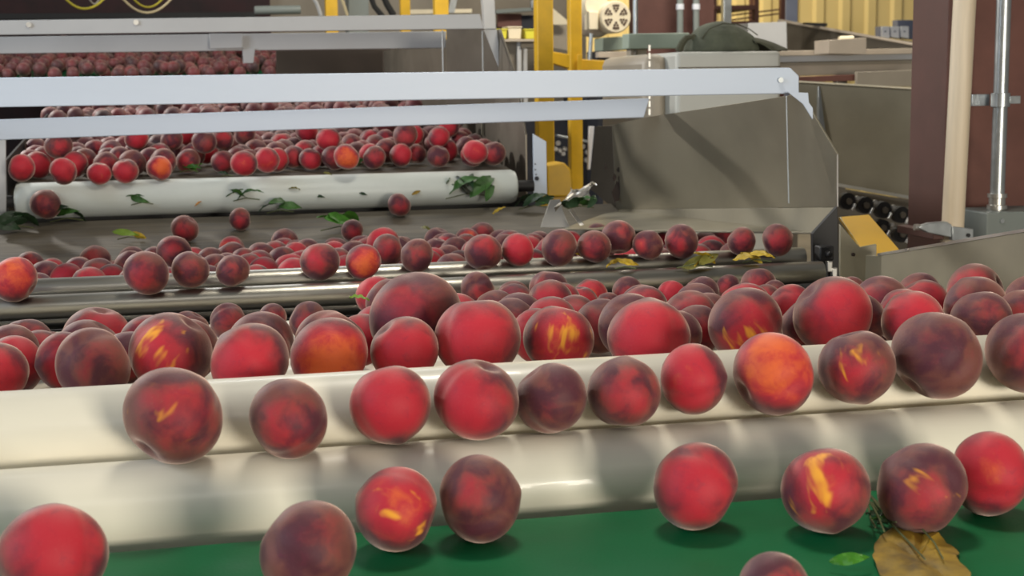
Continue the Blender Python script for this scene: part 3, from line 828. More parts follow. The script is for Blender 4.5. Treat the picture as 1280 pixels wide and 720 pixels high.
# ------------------------------------------------------------------ right background machine (behind the column)
t = thing('stainless_trough', (2.4, 5.0, 0), 'olive-toned stainless trough wall between the hopper and the brown column', 'trough')
MB().prism([PY(985, 102, 5.1), PY(1150, 112, 4.7), PY(1150, 250, 4.7), PY(1000, 222, 5.1)], (.01, .01, 0)).build('wall', 'stainless', t, .001)
MB().prism([PY(985, 100, 5.09), PY(1150, 110, 4.69), PY(1150, 112, 4.69), PY(985, 102, 5.09)], (0, .03, 0)).build('top_lip', 'cream', t)
MB().prism([PY(1023, 108, 5.0), PY(1036, 108, 5.0), PY(1036, 176, 5.0), PY(1024, 170, 5.0)], (0, .02, 0)).build('upright', 'galv', t, .001)
MB().prism([PY(1030, 226, 4.96), PY(1150, 247, 4.66), PY(1150, 251, 4.66), PY(1030, 230, 4.96)], (0, .02, 0)).build('angle_rail', 'stainless_bright', t)
MB().prism([PY(1030, 232, 5.02), PY(1150, 252, 4.72), PY(1150, 330, 4.72), PY(1030, 330, 5.02)], (0, .02, 0)).build('lower_panel', 'stainless_dark', t)
legs(t, (2.45,), (4.9, 5.3), Z(-.6)); 
for (px, py) in ((1057, 251), (1079, 256), (1102, 262), (1124, 268), (1100, 284), (1124, 292)):
    Yc = 4.68
    c_ = PY(px, py, Yc - .12); qy = Matrix.Rotation(math.radians(90), 3, 'X')
    bg = MB().lathe([(0, -.02), (.024, -.02), (.029, -.01), (.029, .02), (0, .02)], c_, qy, 24).build('bearing', 'black', t)
    MB().lathe([(0, 0), (.011, 0), (.011, .008), (0, .008)], c_ + Vector((.0, -.022, 0)), qy, 16).build('hub', 'stainless_dark', bg)
    MB().lathe([(0, 0), (.007, 0), (.007, .01), (0, .01)], c_ + Vector((.026, -.03, .012)), qy, 12).cyl(c_ + Vector((.026, -.02, -.01)), c_ + Vector((.016, -.02, -.03)), .006, 10).build('bolt', 'stainless_bright', bg)
MB().cyl(PY(1105, 291, 4.6), PY(1136, 298, 4.6), .006, 12).build('rod', 'stainless_bright', t)

t = thing('frame_beam', (2.6, 6.0, 0), 'stack of light steel beams running behind the olive trough', 'beams')
for (a, c_, d_, e_, m) in ((64, 60, 67, 70, 'cream_dull'), (70, 67, 74, 78, 'bar_grey'), (79, 75, 79, 82, 'cab_tan'), (82, 79, 90, 96, 'cream_dull')):
    pixplate('beam', [(965, a), (1150, c_), (1150, d_), (965, e_)], 6.0 + a * .002, .05, m, t)
pixplate('cover_plate', [(1071, 90), (1150, 87), (1150, 109), (1071, 106)], 5.9, .02, 'cab_tan', t)
pixplate('red_channel', [(995, 96), (1070, 93), (1070, 101), (995, 103)], 5.95, .02, 'brown_paint2', t)
pixplate('end_box', [(1036, 50), (1083, 47), (1083, 68), (1036, 67)], 5.95, .15, 'cream_dull', t)
MB().cyl(PY(1049, 49, 6.05), PY(1066, 48, 6.05), .013, 16).build('knob', 'cream', t)
legs(t, (2.35, 2.9), (6.1,), Z(.02))
t = thing('far_trough', (3.0, 8, 0), 'sloping-topped grey stainless bin behind the light beams', 'bin')
MB().prism([PY(976, 25, 8.4), PY(1150, 57, 7.2), PY(1150, 100, 7.2), PY(976, 90, 8.4)], (.02, .02, 0)).build('wall', 'stainless_dark', t)
MB().prism([PY(976, 24, 8.38), PY(1150, 55, 7.18), PY(1150, 58, 7.18), PY(976, 27, 8.38)], (0, .05, 0)).build('lip', 'cream_dull', t)
legs(t, (3.2, 3.6), (8.2, 8.6), Z(.05))
pixplate('end_box', [(935, 29), (983, 27), (984, 62), (935, 62)], 7.9, .2, 'bar_grey', t)
t = thing('dark_clamp', PY(1022, 30, 8.0), 'small black clamp lying on the bin lip', 'clamp')
MB().prism([PY(1008, 28, 8.0), PY(1034, 29, 8.0), PY(1034, 33, 8.0), PY(1008, 30, 8.0)], (0, .05, 0)).build('clamp_bar', 'black', t)
# cartons on a ledge by the wall
sh = pixplate('wall_ledge', [(1090, 47), (1160, 53), (1160, 56), (1090, 50)], 11.6, .4, 'cab_tan'); tag(sh, 'thin ledge under the small white cartons', 'ledge')
for i, px in enumerate((1102, 1114, 1126)):
    c_ = thing('white_carton', PY(px + 5, 48, 11.7), '%s of three small white cartons before the yellow wall' % ('leftmost', 'middle', 'rightmost')[i], 'carton', 'small white cartons on the ledge')
    pixplate('box', [(px, 33), (px + 10, 33), (px + 10, 48), (px, 46)], 11.65, .1, 'carton', c_)
    pixplate('handle_slot', [(px + 4, 38.5), (px + 6, 38.5), (px + 6, 40), (px + 4, 40)], 11.64, .01, 'blue_grey', c_)
    pixplate('edge_strip', [(px - 1.5, 33), (px, 33), (px, 48), (px - 1.5, 46)], 11.66, .1, 'blue_grey', c_)
cs = pixplate('dark_crate', [(1122, 25), (1160, 25), (1160, 50), (1122, 48)], 11.85, .1, 'blue_grey'); tag(cs, 'dark blue-grey crate behind the white cartons', 'crate')

# ------------------------------------------------------------------ centre background
# grey cabinet with cap
Yc = 3.72 + .5
t = thing('machine_cabinet', (PY(895, 100, Yc).x, Yc + .3, 0), 'pale grey machine cabinet behind the wide white crossbar', 'cabinet')
a = PY(846, 65, Yc); c_ = PY(977, 62, Yc); zt = a.z
MB().box(((a.x + c_.x) / 2, Yc + .3, zt / 2 + .2), (c_.x - a.x, .6, zt - .4)).build('body', 'cab_grey', t, .012)
al = PY(815, 66, Yc - .0)
MB().box(((al.x + a.x) / 2 + .01, Yc + .35, zt / 2 + .2 - .004), (a.x - al.x + .0, .5, zt - .4)).build('side_cover', 'cab_tan', t, .03)
pixplate('door_seam', [(848, 84), (976, 82.5), (976, 84), (848, 85.5)], Yc - .002, .004, 'stainless_dark', t)
MB().box(((a.x + c_.x) / 2, Yc + .3, .1), (c_.x - a.x - .05, .5, .2)).build('base', 'stainless_dark', t)
hg = MB()
for k in range(9): hg.box(PY(811.5, 60 + k * 10, Yc - .01), (.006, .006, .018))
hg.build('hinge', 'stainless_bright', t)
# cap
ctop = PY(905, 64, Yc + .12); ctop.z = zt + .002
t = thing('baseball_cap', ctop, 'olive green cloth cap lying on the pale grey cabinet', 'cap')
sc = Yc / F * 1.04
bm = MB(); nu, nv = 28, 12; g = []
for j in range(nv + 1):
    th = math.pi / 2 * j / nv; row = []
    for i in range(nu):
        ph = 2 * math.pi * i / nu
        rx, ry, rz = 50 * sc, 36 * sc, 39 * sc
        k = 1 + .05 * math.sin(3 * ph + 4 * th) * math.sin(2 * th) + .03 * math.sin(7 * ph)
        x_, y_, z_ = rx * math.cos(th) * math.cos(ph) * k, ry * math.cos(th) * math.sin(ph) * k, rz * math.sin(th) ** .85
        z_ *= (1 - .35 * max(0, x_ / rx)); 
        row.append(bm.bm.verts.new(ctop + Vector((x_ - 2 * sc, y_, z_))))
    g.append(row)
for a_, b_ in zip(g, g[1:]):
    for i in range(nu): bm.bm.faces.new((a_[i], a_[(i + 1) % nu], b_[(i + 1) % nu], b_[i]))
cr = bm.build('crown', 'olive_cloth', t); cr.modifiers.new('s', 'SOLIDIFY').thickness = .002
bm = MB(); g = []
for i in range(15):
    v = (i / 14 - .5) * 2; row = []
    for j in range(9):
        u = j / 8
        x_ = (30 + (52 * math.sqrt(max(0, 1 - (v * .92) ** 2)) + 6) * u) * sc; y_ = v * 32 * sc
        z_ = (18 - 17 * (u ** 1.6) - 8 * v * v * (1 - u * .3)) * sc + .003
        row.append(bm.bm.verts.new(ctop + Vector((x_, y_, max(.002, z_)))))
    g.append(row)
for a_, b_ in zip(g, g[1:]):
    for i in range(8): bm.bm.faces.new((a_[i], a_[i + 1], b_[i + 1], b_[i]))
bm.build('brim', 'olive_brim', t).modifiers.new('s', 'SOLIDIFY').thickness = .003
bm = MB()
bm.tube([ctop + Vector((x_ * sc, -25 * sc, z_ * sc)) for x_, z_ in ((-40, 16), (-30, 28), (-12, 35), (8, 34), (24, 28), (36, 20))], .002, 6)
bm.build('seam', 'olive_brim', t)
tb = thing('cloth_strap', PY(856, 60, Yc + .1), 'dark crumpled strap end beside the cap', 'strap'); tb.location.z = zt
MB().tube([Vector((PY(px, 60, Yc + .1).x, Yc + .1, zt + h)) for px, h in ((848, .004), (853, .03), (858, .045), (866, .05), (872, .03))], .012, 8, .7).build('strap', 'olive_brim', tb)

t = thing('mint_beam', PY(820, 60, 4.55), 'pale mint painted beam left of the grey cabinet', 'beam')
pixplate('beam', [(786, 42), (862, 41), (862, 60), (786, 61)], 4.95, .08, 'mint', t, .003)
pixplate('upright', [(788, 61), (809, 61), (809, 240), (788, 240)], 4.98, .05, 'cab_tan', t, .003)
pixplate('hinge_post', [(794, 61), (797, 61), (797, 240), (794, 240)], 4.97, .01, 'stainless_dark', t)
pl = PY(798, 240, 5.0)
MB().box((pl.x, 5.01, pl.z / 2), (.06, .05, pl.z)).build('post', 'cab_tan', t)

def post(name, px0, px1, py0, Y, m, label, cat='post', grp=None, base=0.0, depth=None):
    p0, p1 = PY(px0, py0, Y), PY(px1, py0, Y); w_ = p1.x - p0.x; d_ = depth or w_
    o = MB().box(((p0.x + p1.x) / 2, Y + d_ / 2, (p0.z + base) / 2), (w_, d_, p0.z - base)).build(name, m, None, .003)
    return tag(o, label, cat, grp)
# yellow frame
t = thing('guard_frame', (PY(695, 100, 6.0).x, 6.0, 0), 'yellow steel guard frame with two uprights and a slanting rail', 'frame')
for (px0, px1, Y) in ((671, 691, 6.0), (712, 727, 6.35)):
    p0, p1 = PY(px0, -40, Y), PY(px1, -40, Y); w_ = p1.x - p0.x
    MB().box(((p0.x + p1.x) / 2, Y + w_ / 2, p0.z / 2), (w_, w_, p0.z)).build('upright', 'yellow', t, .004)
MB().prism([PY(680, 63, 6.05), PY(712, 68, 6.2), PY(712, 86, 6.2), PY(680, 76, 6.05)], (0, .05, 0)).build('rail', 'yellow', t, .003)
MB().prism([PY(727, 74, 6.36), PY(790, 78, 6.36), PY(790, 90, 6.36), PY(727, 88, 6.36)], (0, .05, 0)).build('rail', 'yellow', t, .003)
pixplate('plate', [(722, 68), (728, 68), (728, 90), (722, 90)], 6.33, .01, 'yellow', t)
gp = thing('yellow_guard', PY(700, 245, 4.9), 'rounded yellow sheet guard at the foot of the yellow frame', 'guard')
MB().prism([PY(684, 246, 4.9), PY(684, 207, 4.9), PY(705, 203, 4.9), PY(714, 212, 4.9), PY(718, 246, 4.9)], (0, .12, 0)).build('sheet', 'yellow', gp, .006)
pz = PY(700, 246, 4.95)
MB().box((pz.x, 4.96, pz.z / 2), (.05, .05, pz.z)).build('stand', 'yellow', gp)
for i, (px0, px1, Y) in enumerate(((406, 421, 8.4), (500, 512, 8.4), (543, 560, 7.4))):
    post('yellow_post', px0, px1, -30, Y, 'yellow', ('yellow post behind the grey crossbar beside grey hoses', 'yellow post behind the grey crossbar beside black hoses', 'widest yellow post behind the end of the grey crossbar')[i], 'post', 'yellow posts behind the grey crossbar')
# motor
t = thing('electric_motor', PY(765, 62, 7.0), 'cream electric motor with a round perforated fan cover', 'motor')
c_ = PY(770, 21, 6.9); q = Matrix.Rotation(math.radians(90), 3, 'X'); rr = 20.5 / F * 6.95
MB().lathe([(0, 0), (rr * .92, 0), (rr, -.012), (rr, -.10), (0, -.10)], c_, q, 48).build('fan_cover', 'cream', t)
hl = MB()
for s_ in range(6):
    aa = math.pi / 6 + s_ * math.pi / 3
    for rr2, off in ((.36, 0), (.52, -.19), (.52, .19), (.70, -.22), (.70, 0), (.70, .22)):
        pr = rr * rr2; ang = aa + off * (.52 / rr2 if rr2 < .6 else .95)
        pp = c_ + Vector((pr * math.cos(ang), -.001, pr * math.sin(ang))); hl.cyl(pp, pp - Vector((0, .002, 0)), rr * .075, 10)
hl.build('vent_holes', 'dark_hole', t)
c2 = PY(748, 22, 7.05); MB().lathe([(0, -.15), (rr * 1.15, -.15), (rr * 1.25, -.05), (rr * 1.15, .02), (rr * .9, .04), (0, .04)], c2, q, 40).build('body', 'cream_dull', t)
MB().lathe([(0, 0), (rr * .75, 0), (rr * .85, -.03), (rr * .85, -.10), (0, -.10)], PY(746, 6, 6.95), q, 32).build('end_bell', 'cream', t)
pixplate('terminal_box', [(736, 14), (748, 14), (748, 37), (736, 37)], 6.92, .08, 'cream', t, .004)
pixplate('base', [(753, 47), (786, 45), (786, 62), (753, 64)], 7.0, .15, 'mint', t, .005)
MB().cyl(PY(739, 42, 6.9), PY(737, 76, 6.9), .010, 16).build('cable', 'galv', t)
mp_ = PY(765, 64, 7.1)
MB().box((mp_.x, 7.15, mp_.z / 2), (.18, .2, mp_.z)).build('pedestal', 'dark_navy', t)
bt = pixplate('cream_rail', [(748, 65), (788, 64), (788, 72), (748, 72)], 6.8, .05, 'cream_dull', t)

o = pixplate('dark_cabinet', [(727, 46), (790, 46), (790, 330), (727, 330)], 7.8, .4, 'dark_navy'); 
vs = o; o.location.z = 0; tag(o, 'dark navy machine cabinet standing under the motor', 'cabinet')
for v in o.data.vertices:
    if v.co.z < .3: v.co.z = 0
# brown column far
for (px0, px1, m, nm, lb, ct, Y) in ((796, 893, 'brown_paint', 'brown_sheeting', 'dark brown steel panel behind the mint beam', 'panel', 7.8),):
    post(nm, px0, px1, -40, Y, m, lb, ct, depth=.15)
for i, px in enumerate((850, 870)):
    t = thing('drain_pipe', PY(px, 48, 7.6), ('left of two grey pipes with a white collar before the brown panel', 'right of two grey pipes with a bright white collar before brown panel')[i], 'pipe', 'pair of collared pipes')
    MB().cyl(PY(px, 60, 7.7), PY(px, -30, 7.7), .018, 20).build('pipe', 'box_grey', t)
    MB().cyl(PY(px, 12, 7.7), PY(px, 5, 7.7), .022, 20).build('collar', 'carton', t)
    MB().cyl(PY(px, 60, 7.7), (PY(px, 60, 7.7).x, 7.7, 0.0), .018, 20).build('riser', 'box_grey', t)
o = MB().cyl((PY(794, 20, 5.6).x, 5.6, 0), PY(794, -40, 5.6), .010, 20).build('white_pipe', 'galv'); tag(o, 'slim bluish-white vertical pipe above the mint beam', 'pipe')
o = post('bright_post', 905, 915, -40, 8.6, 'galv', 'bright galvanised post rising behind the cap', 'post')
# brown rack before the wall
t = thing('brown_rack', (PY(940, 30, 12).x, 12.3, 0), 'dark brown steel storage rack before the yellow wall', 'rack')
for px in (895, 948, 981):
    p0 = PY(px, -40, 12); MB().box((p0.x, 12.05, p0.z / 2), (.04, .05, p0.z)).build('upright', 'brown_paint', t)
    MB().box((p0.x, 12.75, p0.z / 2), (.04, .05, p0.z)).build('upright', 'brown_paint', t)
for (y_, h) in ((7, 5), (27, 4), (50, 6)):
    pixplate('shelf_beam', [(893, y_), (945, y_ - 1), (945, y_ + h), (893, y_ + h)], 12.0, .7, 'brown_paint', t)
for (y0_, y1_) in ((18, 10), (24, 15)):
    pixplate('brace', [(915, y0_), (981, y1_), (981, y1_ + 2), (915, y0_ + 2)], 12.2, .02, 'brown_paint', t)
o = post('downpipe', 983, 998, -40, 13.6, 'blue_grey', 'blue-grey downpipe against the yellow wall beside the rack', 'pipe')
# dark machine wall behind the yellow frame
t = thing('machinery_housing', (PY(640, 60, 9).x, 9.2, 0), 'dark grey machinery wall behind the yellow frame', 'machine')
z0_ = PY(640, -40, 9).z
xa, xb = PY(563, 10, 9.4).x, PY(735, 10, 9.4).x
MB().box(((xa + xb) / 2, 9.5, z0_ / 2), (xb - xa, .1, z0_)).build('panel', 'stainless_dark', t)
pixplate('beam', [(620, 12), (672, 9), (672, 13), (620, 17)], 9.2, .06, 'box_grey', t)
pixplate('red_panel', [(622, 17), (652, 17), (652, 34), (622, 34)], 9.3, .03, 'brown_paint2', t)
pixplate('dark_opening', [(652, 19), (672, 19), (672, 38), (652, 38)], 9.3, .03, 'dark_navy', t)
pixplate('panel_rib', [(664, 0), (667, 0), (667, 12), (664, 12)], 9.2, .03, 'galv', t)
pixplate('white_cover', [(691, 10), (711, 27), (711, 31), (691, 31)], 8.9, .03, 'cream', t)
pixplate('grey_door', [(691, 31), (713, 31), (713, 64), (691, 60)], 9.0, .03, 'cab_tan', t)
# work table with bins and jugs
t = thing('work_table', (PY(640, 60, 7.4).x, 7.5, 0), 'pale steel table with yellow bins left of the yellow frame', 'table')
pixplate('table_top', [(618, 49), (676, 49), (676, 52), (618, 52)], 7.4, .4, 'cream_dull', t)
for px in (622, 649, 674):
    p0 = PY(px, 52, 7.42); MB().box((p0.x, 7.43, p0.z / 2), (.02, .02, p0.z)).build('leg', 'bar_grey', t)
    MB().box((p0.x, 7.75, p0.z / 2), (.02, .02, p0.z)).build('leg', 'bar_grey', t)
pixplate('panel', [(622, 53), (649, 53), (649, 100), (622, 100)], 7.46, .02, 'cab_tan', t)
dbx = pixplate('drawer', [(651, 53), (672, 53), (672, 60), (651, 60)], 7.41, .1, 'stainless_dark', t)
for i, (px, w_, m, lb) in enumerate(((622, 12, 'bin_yellow', 'yellow-green bin at the left end of the pale table'), (635, 17, 'cream', 'pale translucent jug box between the two yellow bins'), (656, 16, 'bin_yellow', 'bright yellow bin on the table beside the yellow upright'))):
    b_ = thing('storage_bin', PY(px + w_ / 2, 49, 7.5), lb, 'bin', 'bins on the pale table')
    pixplate('body', [(px, 36 if i != 1 else 33), (px + w_, 36 if i != 1 else 33), (px + w_ - 1, 48.8), (px + 1, 48.8)], 7.5, .12, m, b_, .004)
    pixplate('rim', [(px - 1, 36 if i != 1 else 33), (px + w_ + 1, 36 if i != 1 else 33), (px + w_ + 1, 37.5 if i != 1 else 34.5), (px - 1, 37.5 if i != 1 else 34.5)], 7.495, .13, m, b_, .002)
# chain machine seen under the bar between the yellow posts
t = thing('chain_machine', (PY(720, 190, 7).x, 7.4, 0), 'dark chain machine with shiny links behind the yellow frame', 'machine')
pa_ = [PY(660, 140, 7.2), PY(745, 140, 7.2)]
MB().box(((pa_[0].x + pa_[1].x) / 2, 7.35, (pa_[0].z) / 2), (pa_[1].x - pa_[0].x, .2, pa_[0].z)).build('housing', 'dark_navy', t)
pixplate('rail', [(697, 168), (738, 176), (738, 179), (697, 171)], 7.1, .05, 'galv', t)
lk = MB()
for px, py in ((694, 186), (699, 188), (705, 186), (697, 179), (733, 190), (728, 183), (703, 192), (732, 200)):
    p0 = PY(px, py, 7.15); lk.lathe([(0, 0), (.011, 0), (.014, .01), (.011, .02), (0, .02)], p0, q, 14)
lk.build('chain_links', 'stainless_bright', t)
pixplate('white_upright', [(737, 158), (743, 158), (738, 212), (735, 212)], 6.4, .02, 'carton', t)
# far machinery top left
t = thing('dark_hood', (-.6, 9.9, 0), 'dark wine-red machine hood above the far peaches', 'hood')
xa, xb = PY(-60, 10, 10.2).x, PY(338, 10, 10.2).x
MB().box(((xa + xb) / 2, 10.3, 1.1), (xb - xa, .15, 2.2)).build('panel', 'dark_wine', t)
pixplate('beam', [(-60, 17), (320, 15), (320, 22), (-60, 25)], 9.9, .1, 'black', t)
t = thing('feed_table', (-.2, 8.7, 0), 'long green-edged belt table carrying the far peaches', 'conveyor')
MB().prism([(-1.4, 7.8, Z(.04)), (-1.4, 9.7, Z(.262)), (-1.4, 9.7, Z(.2)), (-1.4, 7.8, Z(-.02))], (2.2, 0, 0)).build('belt', 'green_belt', t)
legs(t, (-1.2, .6), (8.0, 9.4), Z(-.0), 'stainless_dark')
# hoses
def hose(pix, Y, r, m, label):
    o = MB().tube([PY(a_, b_, Y + k * .02) for k, (a_, b_) in enumerate(pix)], r, 10).build('hanging_hose', m); return tag(o, label, 'hose', 'hoses hanging over the far machine')
def arc(xa_, xb_, yt, yb_, n=14): return [(xa_ + (xb_ - xa_) * i / n, yt + (yb_ - yt) * (1 - (2 * i / n - 1) ** 2)) for i in range(n + 1)]
hose(arc(72, 140, -14, 11), 8.0, .006, 'yellow_hose', 'yellow-green hose looping down over the dark red machine')
hose(arc(142, 226, -18, 16), 8.0, .006, 'cream_hose', 'cream hose looping lowest over the dark red machine')
hose(arc(158, 212, -14, 9), 8.1, .005, 'yellow_hose', 'amber hose looping just above the cream hose')
hose(arc(108, 128, -12, 5), 8.1, .004, 'bar_grey', 'thin pale hose loop behind the yellow-green hose')
o = MB().roll(PY(318, 13, 8.2), PY(376, 12, 8.2), .024, 24).build('mounted_air_cylinder', 'box_grey'); tag(o, 'dark grey pneumatic cylinder lying above the grey crossbar', 'cylinder')
for i, (pp, m, r, lb) in enumerate((([(388, -8), (396, 4), (401, 19)], 'bar_grey', .010, 'grey hose beside the left yellow post'), ([(424, -8), (430, 6), (434, 19)], 'cream_hose', .008, 'pale hose just right of the left yellow post'),
        ([(478, -8), (484, 6), (492, 19)], 'black_rubber', .018, 'thick black hose bent beside the middle yellow post'), ([(462, -8), (468, 8), (478, 20)], 'black_rubber', .015, 'black hose left of the thick one behind the crossbar'))):
    hose(pp, 7.9, r, m, lb)
o = pixplate('grey_box', [(436, -30), (461, -30), (461, 371), (436, 371)], 8.6, .2, 'box_grey'); tag(o, 'dark grey box behind the crossbar between two hoses', 'box')
o = pixplate('pale_sheet', [(512, 12), (590, 11), (590, 16), (512, 18)], 8.9, .1, 'cream'); tag(o, 'pale rail behind the crossbar end', 'rail')
o = pixplate('grey_machine', [(320, -40), (600, -40), (600, 60), (320, 60)], 10.4, .3, 'cab_tan'); tag(o, 'tan-grey machine body far behind the crossbars', 'machine')
for v in o.data.vertices:
    if v.co.z < .3: v.co.z = -o.location.z
o = MB().prism([PY(560, 16, 7.7), PY(568, 16, 7.7), PY(580, -40, 7.7), PY(572, -40, 7.7)], (0, .03, 0)).box((PY(562, 16, 7.7).x, 7.72, PY(562, 18, 7.7).z / 2), (.035, .03, PY(562, 18, 7.7).z)).build('slanting_brace', 'galv'); tag(o, 'slanting grey brace right of the widest yellow post', 'brace')
o = MB().prism([PY(601, -40, 6.9), PY(616, -40, 6.9), PY(620, 38, 6.9), PY(606, 38, 6.9)], (0, .05, 0)).box((PY(613, 38, 6.9).x, 6.925, PY(613, 36, 6.9).z / 2), (.05, .05, PY(613, 36, 6.9).z)).build('grey_stanchion', 'bar_grey'); tag(o, 'pale grey upright behind the end of the grey crossbars', 'post')

# ------------------------------------------------------------------ leaves
def leaf_bm(L_, W_, curl, fold=.25):
    bm = MB(); n = 10; rows = []
    for i in range(n + 1):
        t_ = i / n; wd = W_ * math.sin(math.pi * min(1, t_ * 1.02) ** .8) * (1 - .15 * t_) + .0004
        zc = curl * math.sin(t_ * 2.4) * L_ * .35
        rows.append([bm.bm.verts.new(((t_ - .5) * L_, s_ * wd, zc + abs(s_) * wd * fold + .0015 * math.sin(i * 2 + s_ * 3))) for s_ in (-1, -.5, 0, .5, 1)])
    for a_, b_ in zip(rows, rows[1:]):
        for i in range(4): bm.bm.faces.new((a_[i], a_[i + 1], b_[i + 1], b_[i]))
    return bm


def leaves(px, py, size, n, mats, label, sups, yr, lift=.002, flat=False, d=None):
    if d is None: d = march(px, py, 1.5, sups, *yr) or yr[1] / ray(px, py).y
    c = PD(px, py, d); c.z += lift; L_ = size * d / F
    L_ *= 1.35
    t = thing('leaf_sprig' if n > 1 else 'fallen_leaf', c, label, 'leaves' if n > 1 else 'leaf', 'fallen peach leaves')
    for i in range(n):
        bm = leaf_bm(L_ * R.uniform(.9, 1.25) * (1 if n < 3 else .85), L_ * R.uniform(.13, .2), R.uniform(.2, .9))
        ang = R.uniform(-.5, .5) + (math.pi if i % 2 else 0) + (i * .25 if n > 3 else 0)
        e = Euler((R.uniform(-.2, 1.1) + .35, R.uniform(-.5, .5), ang))
        off = Vector((R.uniform(-.45, .45) * L_ * (1 if n > 1 else 0), R.uniform(-.12, .05) * L_ * (n > 1), R.uniform(0, .16) * L_ + .12 * L_))
        bmesh.ops.transform(bm.bm, matrix=Matrix.Translation(c + off) @ e.to_matrix().to_4x4(), verts=bm.bm.verts)
        bm.build('leaf', R.choice(mats), t)
    if n > 1:
        MB().tube([c + Vector((-.5 * L_, 0, .01 * L_)), c + Vector((0, -.1 * L_, .12 * L_)), c + Vector((.5 * L_, -.02, .05 * L_))], .0014, 6).build('stem', 'twig', t)
    return t


ap = (SUPM, (3.0, 4.05))
for a in [(18, 288, 36, 4, ['leaf_dark'], 'dark green leaves on the apron at its left end'), (84, 278, 30, 3, ['leaf_green', 'leaf_dark'], 'green leaves beside the maroon peach below the drum'),
          (136, 273, 18, 2, ['leaf_dark'], 'small dark leaf with stalk reaching up the drum'), (178, 257, 20, 2, ['leaf_green'], 'curled green leaf at the lower edge of white drum'),
          (161, 300, 20, 2, ['leaf_lime', 'leaf_yellow'], 'yellow-green leaf standing on the apron'), (248, 258, 8, 1, ['leaf_orange'], 'tiny orange leaf scrap at the drum edge'),
          (308, 252, 24, 4, ['leaf_green', 'leaf_bright'], 'green leaves above the small tumbling peach'), (350, 267, 24, 4, ['leaf_dark', 'leaf_green'], 'dark green sprig on the apron right of tumbling peach'),
          (424, 289, 34, 4, ['leaf_bright'], 'brightest green leaves beside a dusky peach on apron'), (585, 249, 42, 9, ['leaf_green', 'leaf_dark'], 'largest clump of green leaves under the drum end'),
          (624, 268, 13, 1, ['leaf_yellow'], 'small yellow leaf below the largest green clump'), (667, 262, 28, 5, ['leaf_green', 'leaf_dark'], 'green leaves under the white end bracket'),
          (533, 292, 11, 1, ['leaf_olive'], 'small olive leaf upright behind the pile'),
          (520, 246, 10, 1, ['leaf_brown'], 'brown leaf scrap beside the lone dusky peach')]:
    leaves(*a, *ap)
dk = (SUPK, (3.4, 4.3))
for a in [(236, 216, 17, 3, ['leaf_green', 'leaf_bright'], 'green leaves below a peach on top of the drum'), (284, 221, 10, 2, ['leaf_dark'], 'small green leaf on the drum top between peaches'),
          (438, 208, 13, 2, ['leaf_yellow'], 'yellow leaf on the drum top beneath an orange peach'), (455, 207, 13, 2, ['leaf_green'], 'green leaf right of the yellow leaf on drum'),
          (409, 221, 8, 1, ['leaf_olive'], 'dry grey-brown leaf scrap high on the drum'), (368, 240, 9, 1, ['leaf_olive'], 'small grey-green scrap midway down the drum'),
          (401, 250, 8, 1, ['leaf_dark'], 'dark leaf scrap low on the drum face'), (454, 245, 7, 1, ['leaf_dark'], 'tiny dark leaf scrap on the drum face near its middle')]:
    leaves(*a, *dk)
st = (SR, (2.3, 3.2))
for a in [(728, 325, 12, 1, ['leaf_yellow'], 'small yellow leaf between peaches on the rear steel roller'), (780, 337, 18, 2, ['leaf_yellow'], 'bright yellow leaf draped over the front steel roller'),
          (866, 336, 32, 4, ['leaf_olive', 'leaf_yellow'], 'olive and yellow leaves hanging from front steel roller'), (944, 329, 24, 3, ['leaf_yellow', 'leaf_olive'], 'yellow leaves at the right end of the steel rollers'),
          ]:
    leaves(*a, *st)
leaves(449, 384, 20, 1, ['leaf_lime'], 'lime green leaf standing beside the biggest peach', None, None, d=1.95)
leaves(724, 262, 24, 7, ['leaf_green', 'leaf_dark'], 'green leaves in front of the crumpled metal scrap', None, None, d=3.52)
# twig bunch with the large yellow-brown leaf on the green belt
c = PZ(1118, 672, ZB); t = thing('leaf_bunch', c, 'twigs with a ragged yellow-brown leaf under the purple-maroon peach', 'leaves', 'fallen peach leaves')
def gp_(px, py, h=.002):
    p_ = PZ(px, py, ZB); p_.z += h; return p_
outline = [(1100, 672), (1092, 690), (1090, 706), (1100, 722), (1120, 740), (1160, 748), (1210, 742), (1212, 722), (1196, 705), (1198, 694), (1182, 684), (1172, 674), (1155, 668), (1138, 662), (1122, 664)]
bm = MB(); cen = bm.bm.verts.new(gp_(1145, 705, .005)); ring = [bm.bm.verts.new(gp_(a_, b_, .002 + .004 * ((k * 7) % 3) / 2)) for k, (a_, b_) in enumerate(outline)]
mid = [bm.bm.verts.new((v.co + cen.co) / 2 + Vector((0, 0, .001 + .002 * (k % 2)))) for k, v in enumerate(ring)]
for k in range(len(ring)):
    j = (k + 1) % len(ring); bm.bm.faces.new((ring[k], ring[j], mid[j], mid[k])); bm.bm.faces.new((mid[k], mid[j], cen))
bmesh.ops.subdivide_edges(bm.bm, edges=bm.bm.edges, cuts=2, use_grid_fill=True, smooth=.6)
for v in bm.bm.verts: v.co += Vector((R.uniform(-1, 1), R.uniform(-1, 1), R.uniform(-.5, 1))) * .0012
bm.build('leaf', 'leaf_brown', t)
for k, pts_ in enumerate(([(1086, 642), (1092, 655), (1098, 668), (1105, 682)], [(1088, 640), (1100, 655), (1118, 668), (1150, 672), (1168, 692), (1178, 715)], [(1086, 638), (1104, 652), (1122, 662), (1136, 664)],
                          [(1090, 645), (1108, 662), (1135, 690), (1156, 716)], [(1084, 640), (1088, 660), (1094, 675)], [(1092, 648), (1112, 668), (1120, 672)])):
    MB().tube([gp_(a_, b_, .012 + .003 * math.sin(k + i)) for i, (a_, b_) in enumerate(pts_)], .0012, 6, .6).build('twig', 'twig', t)
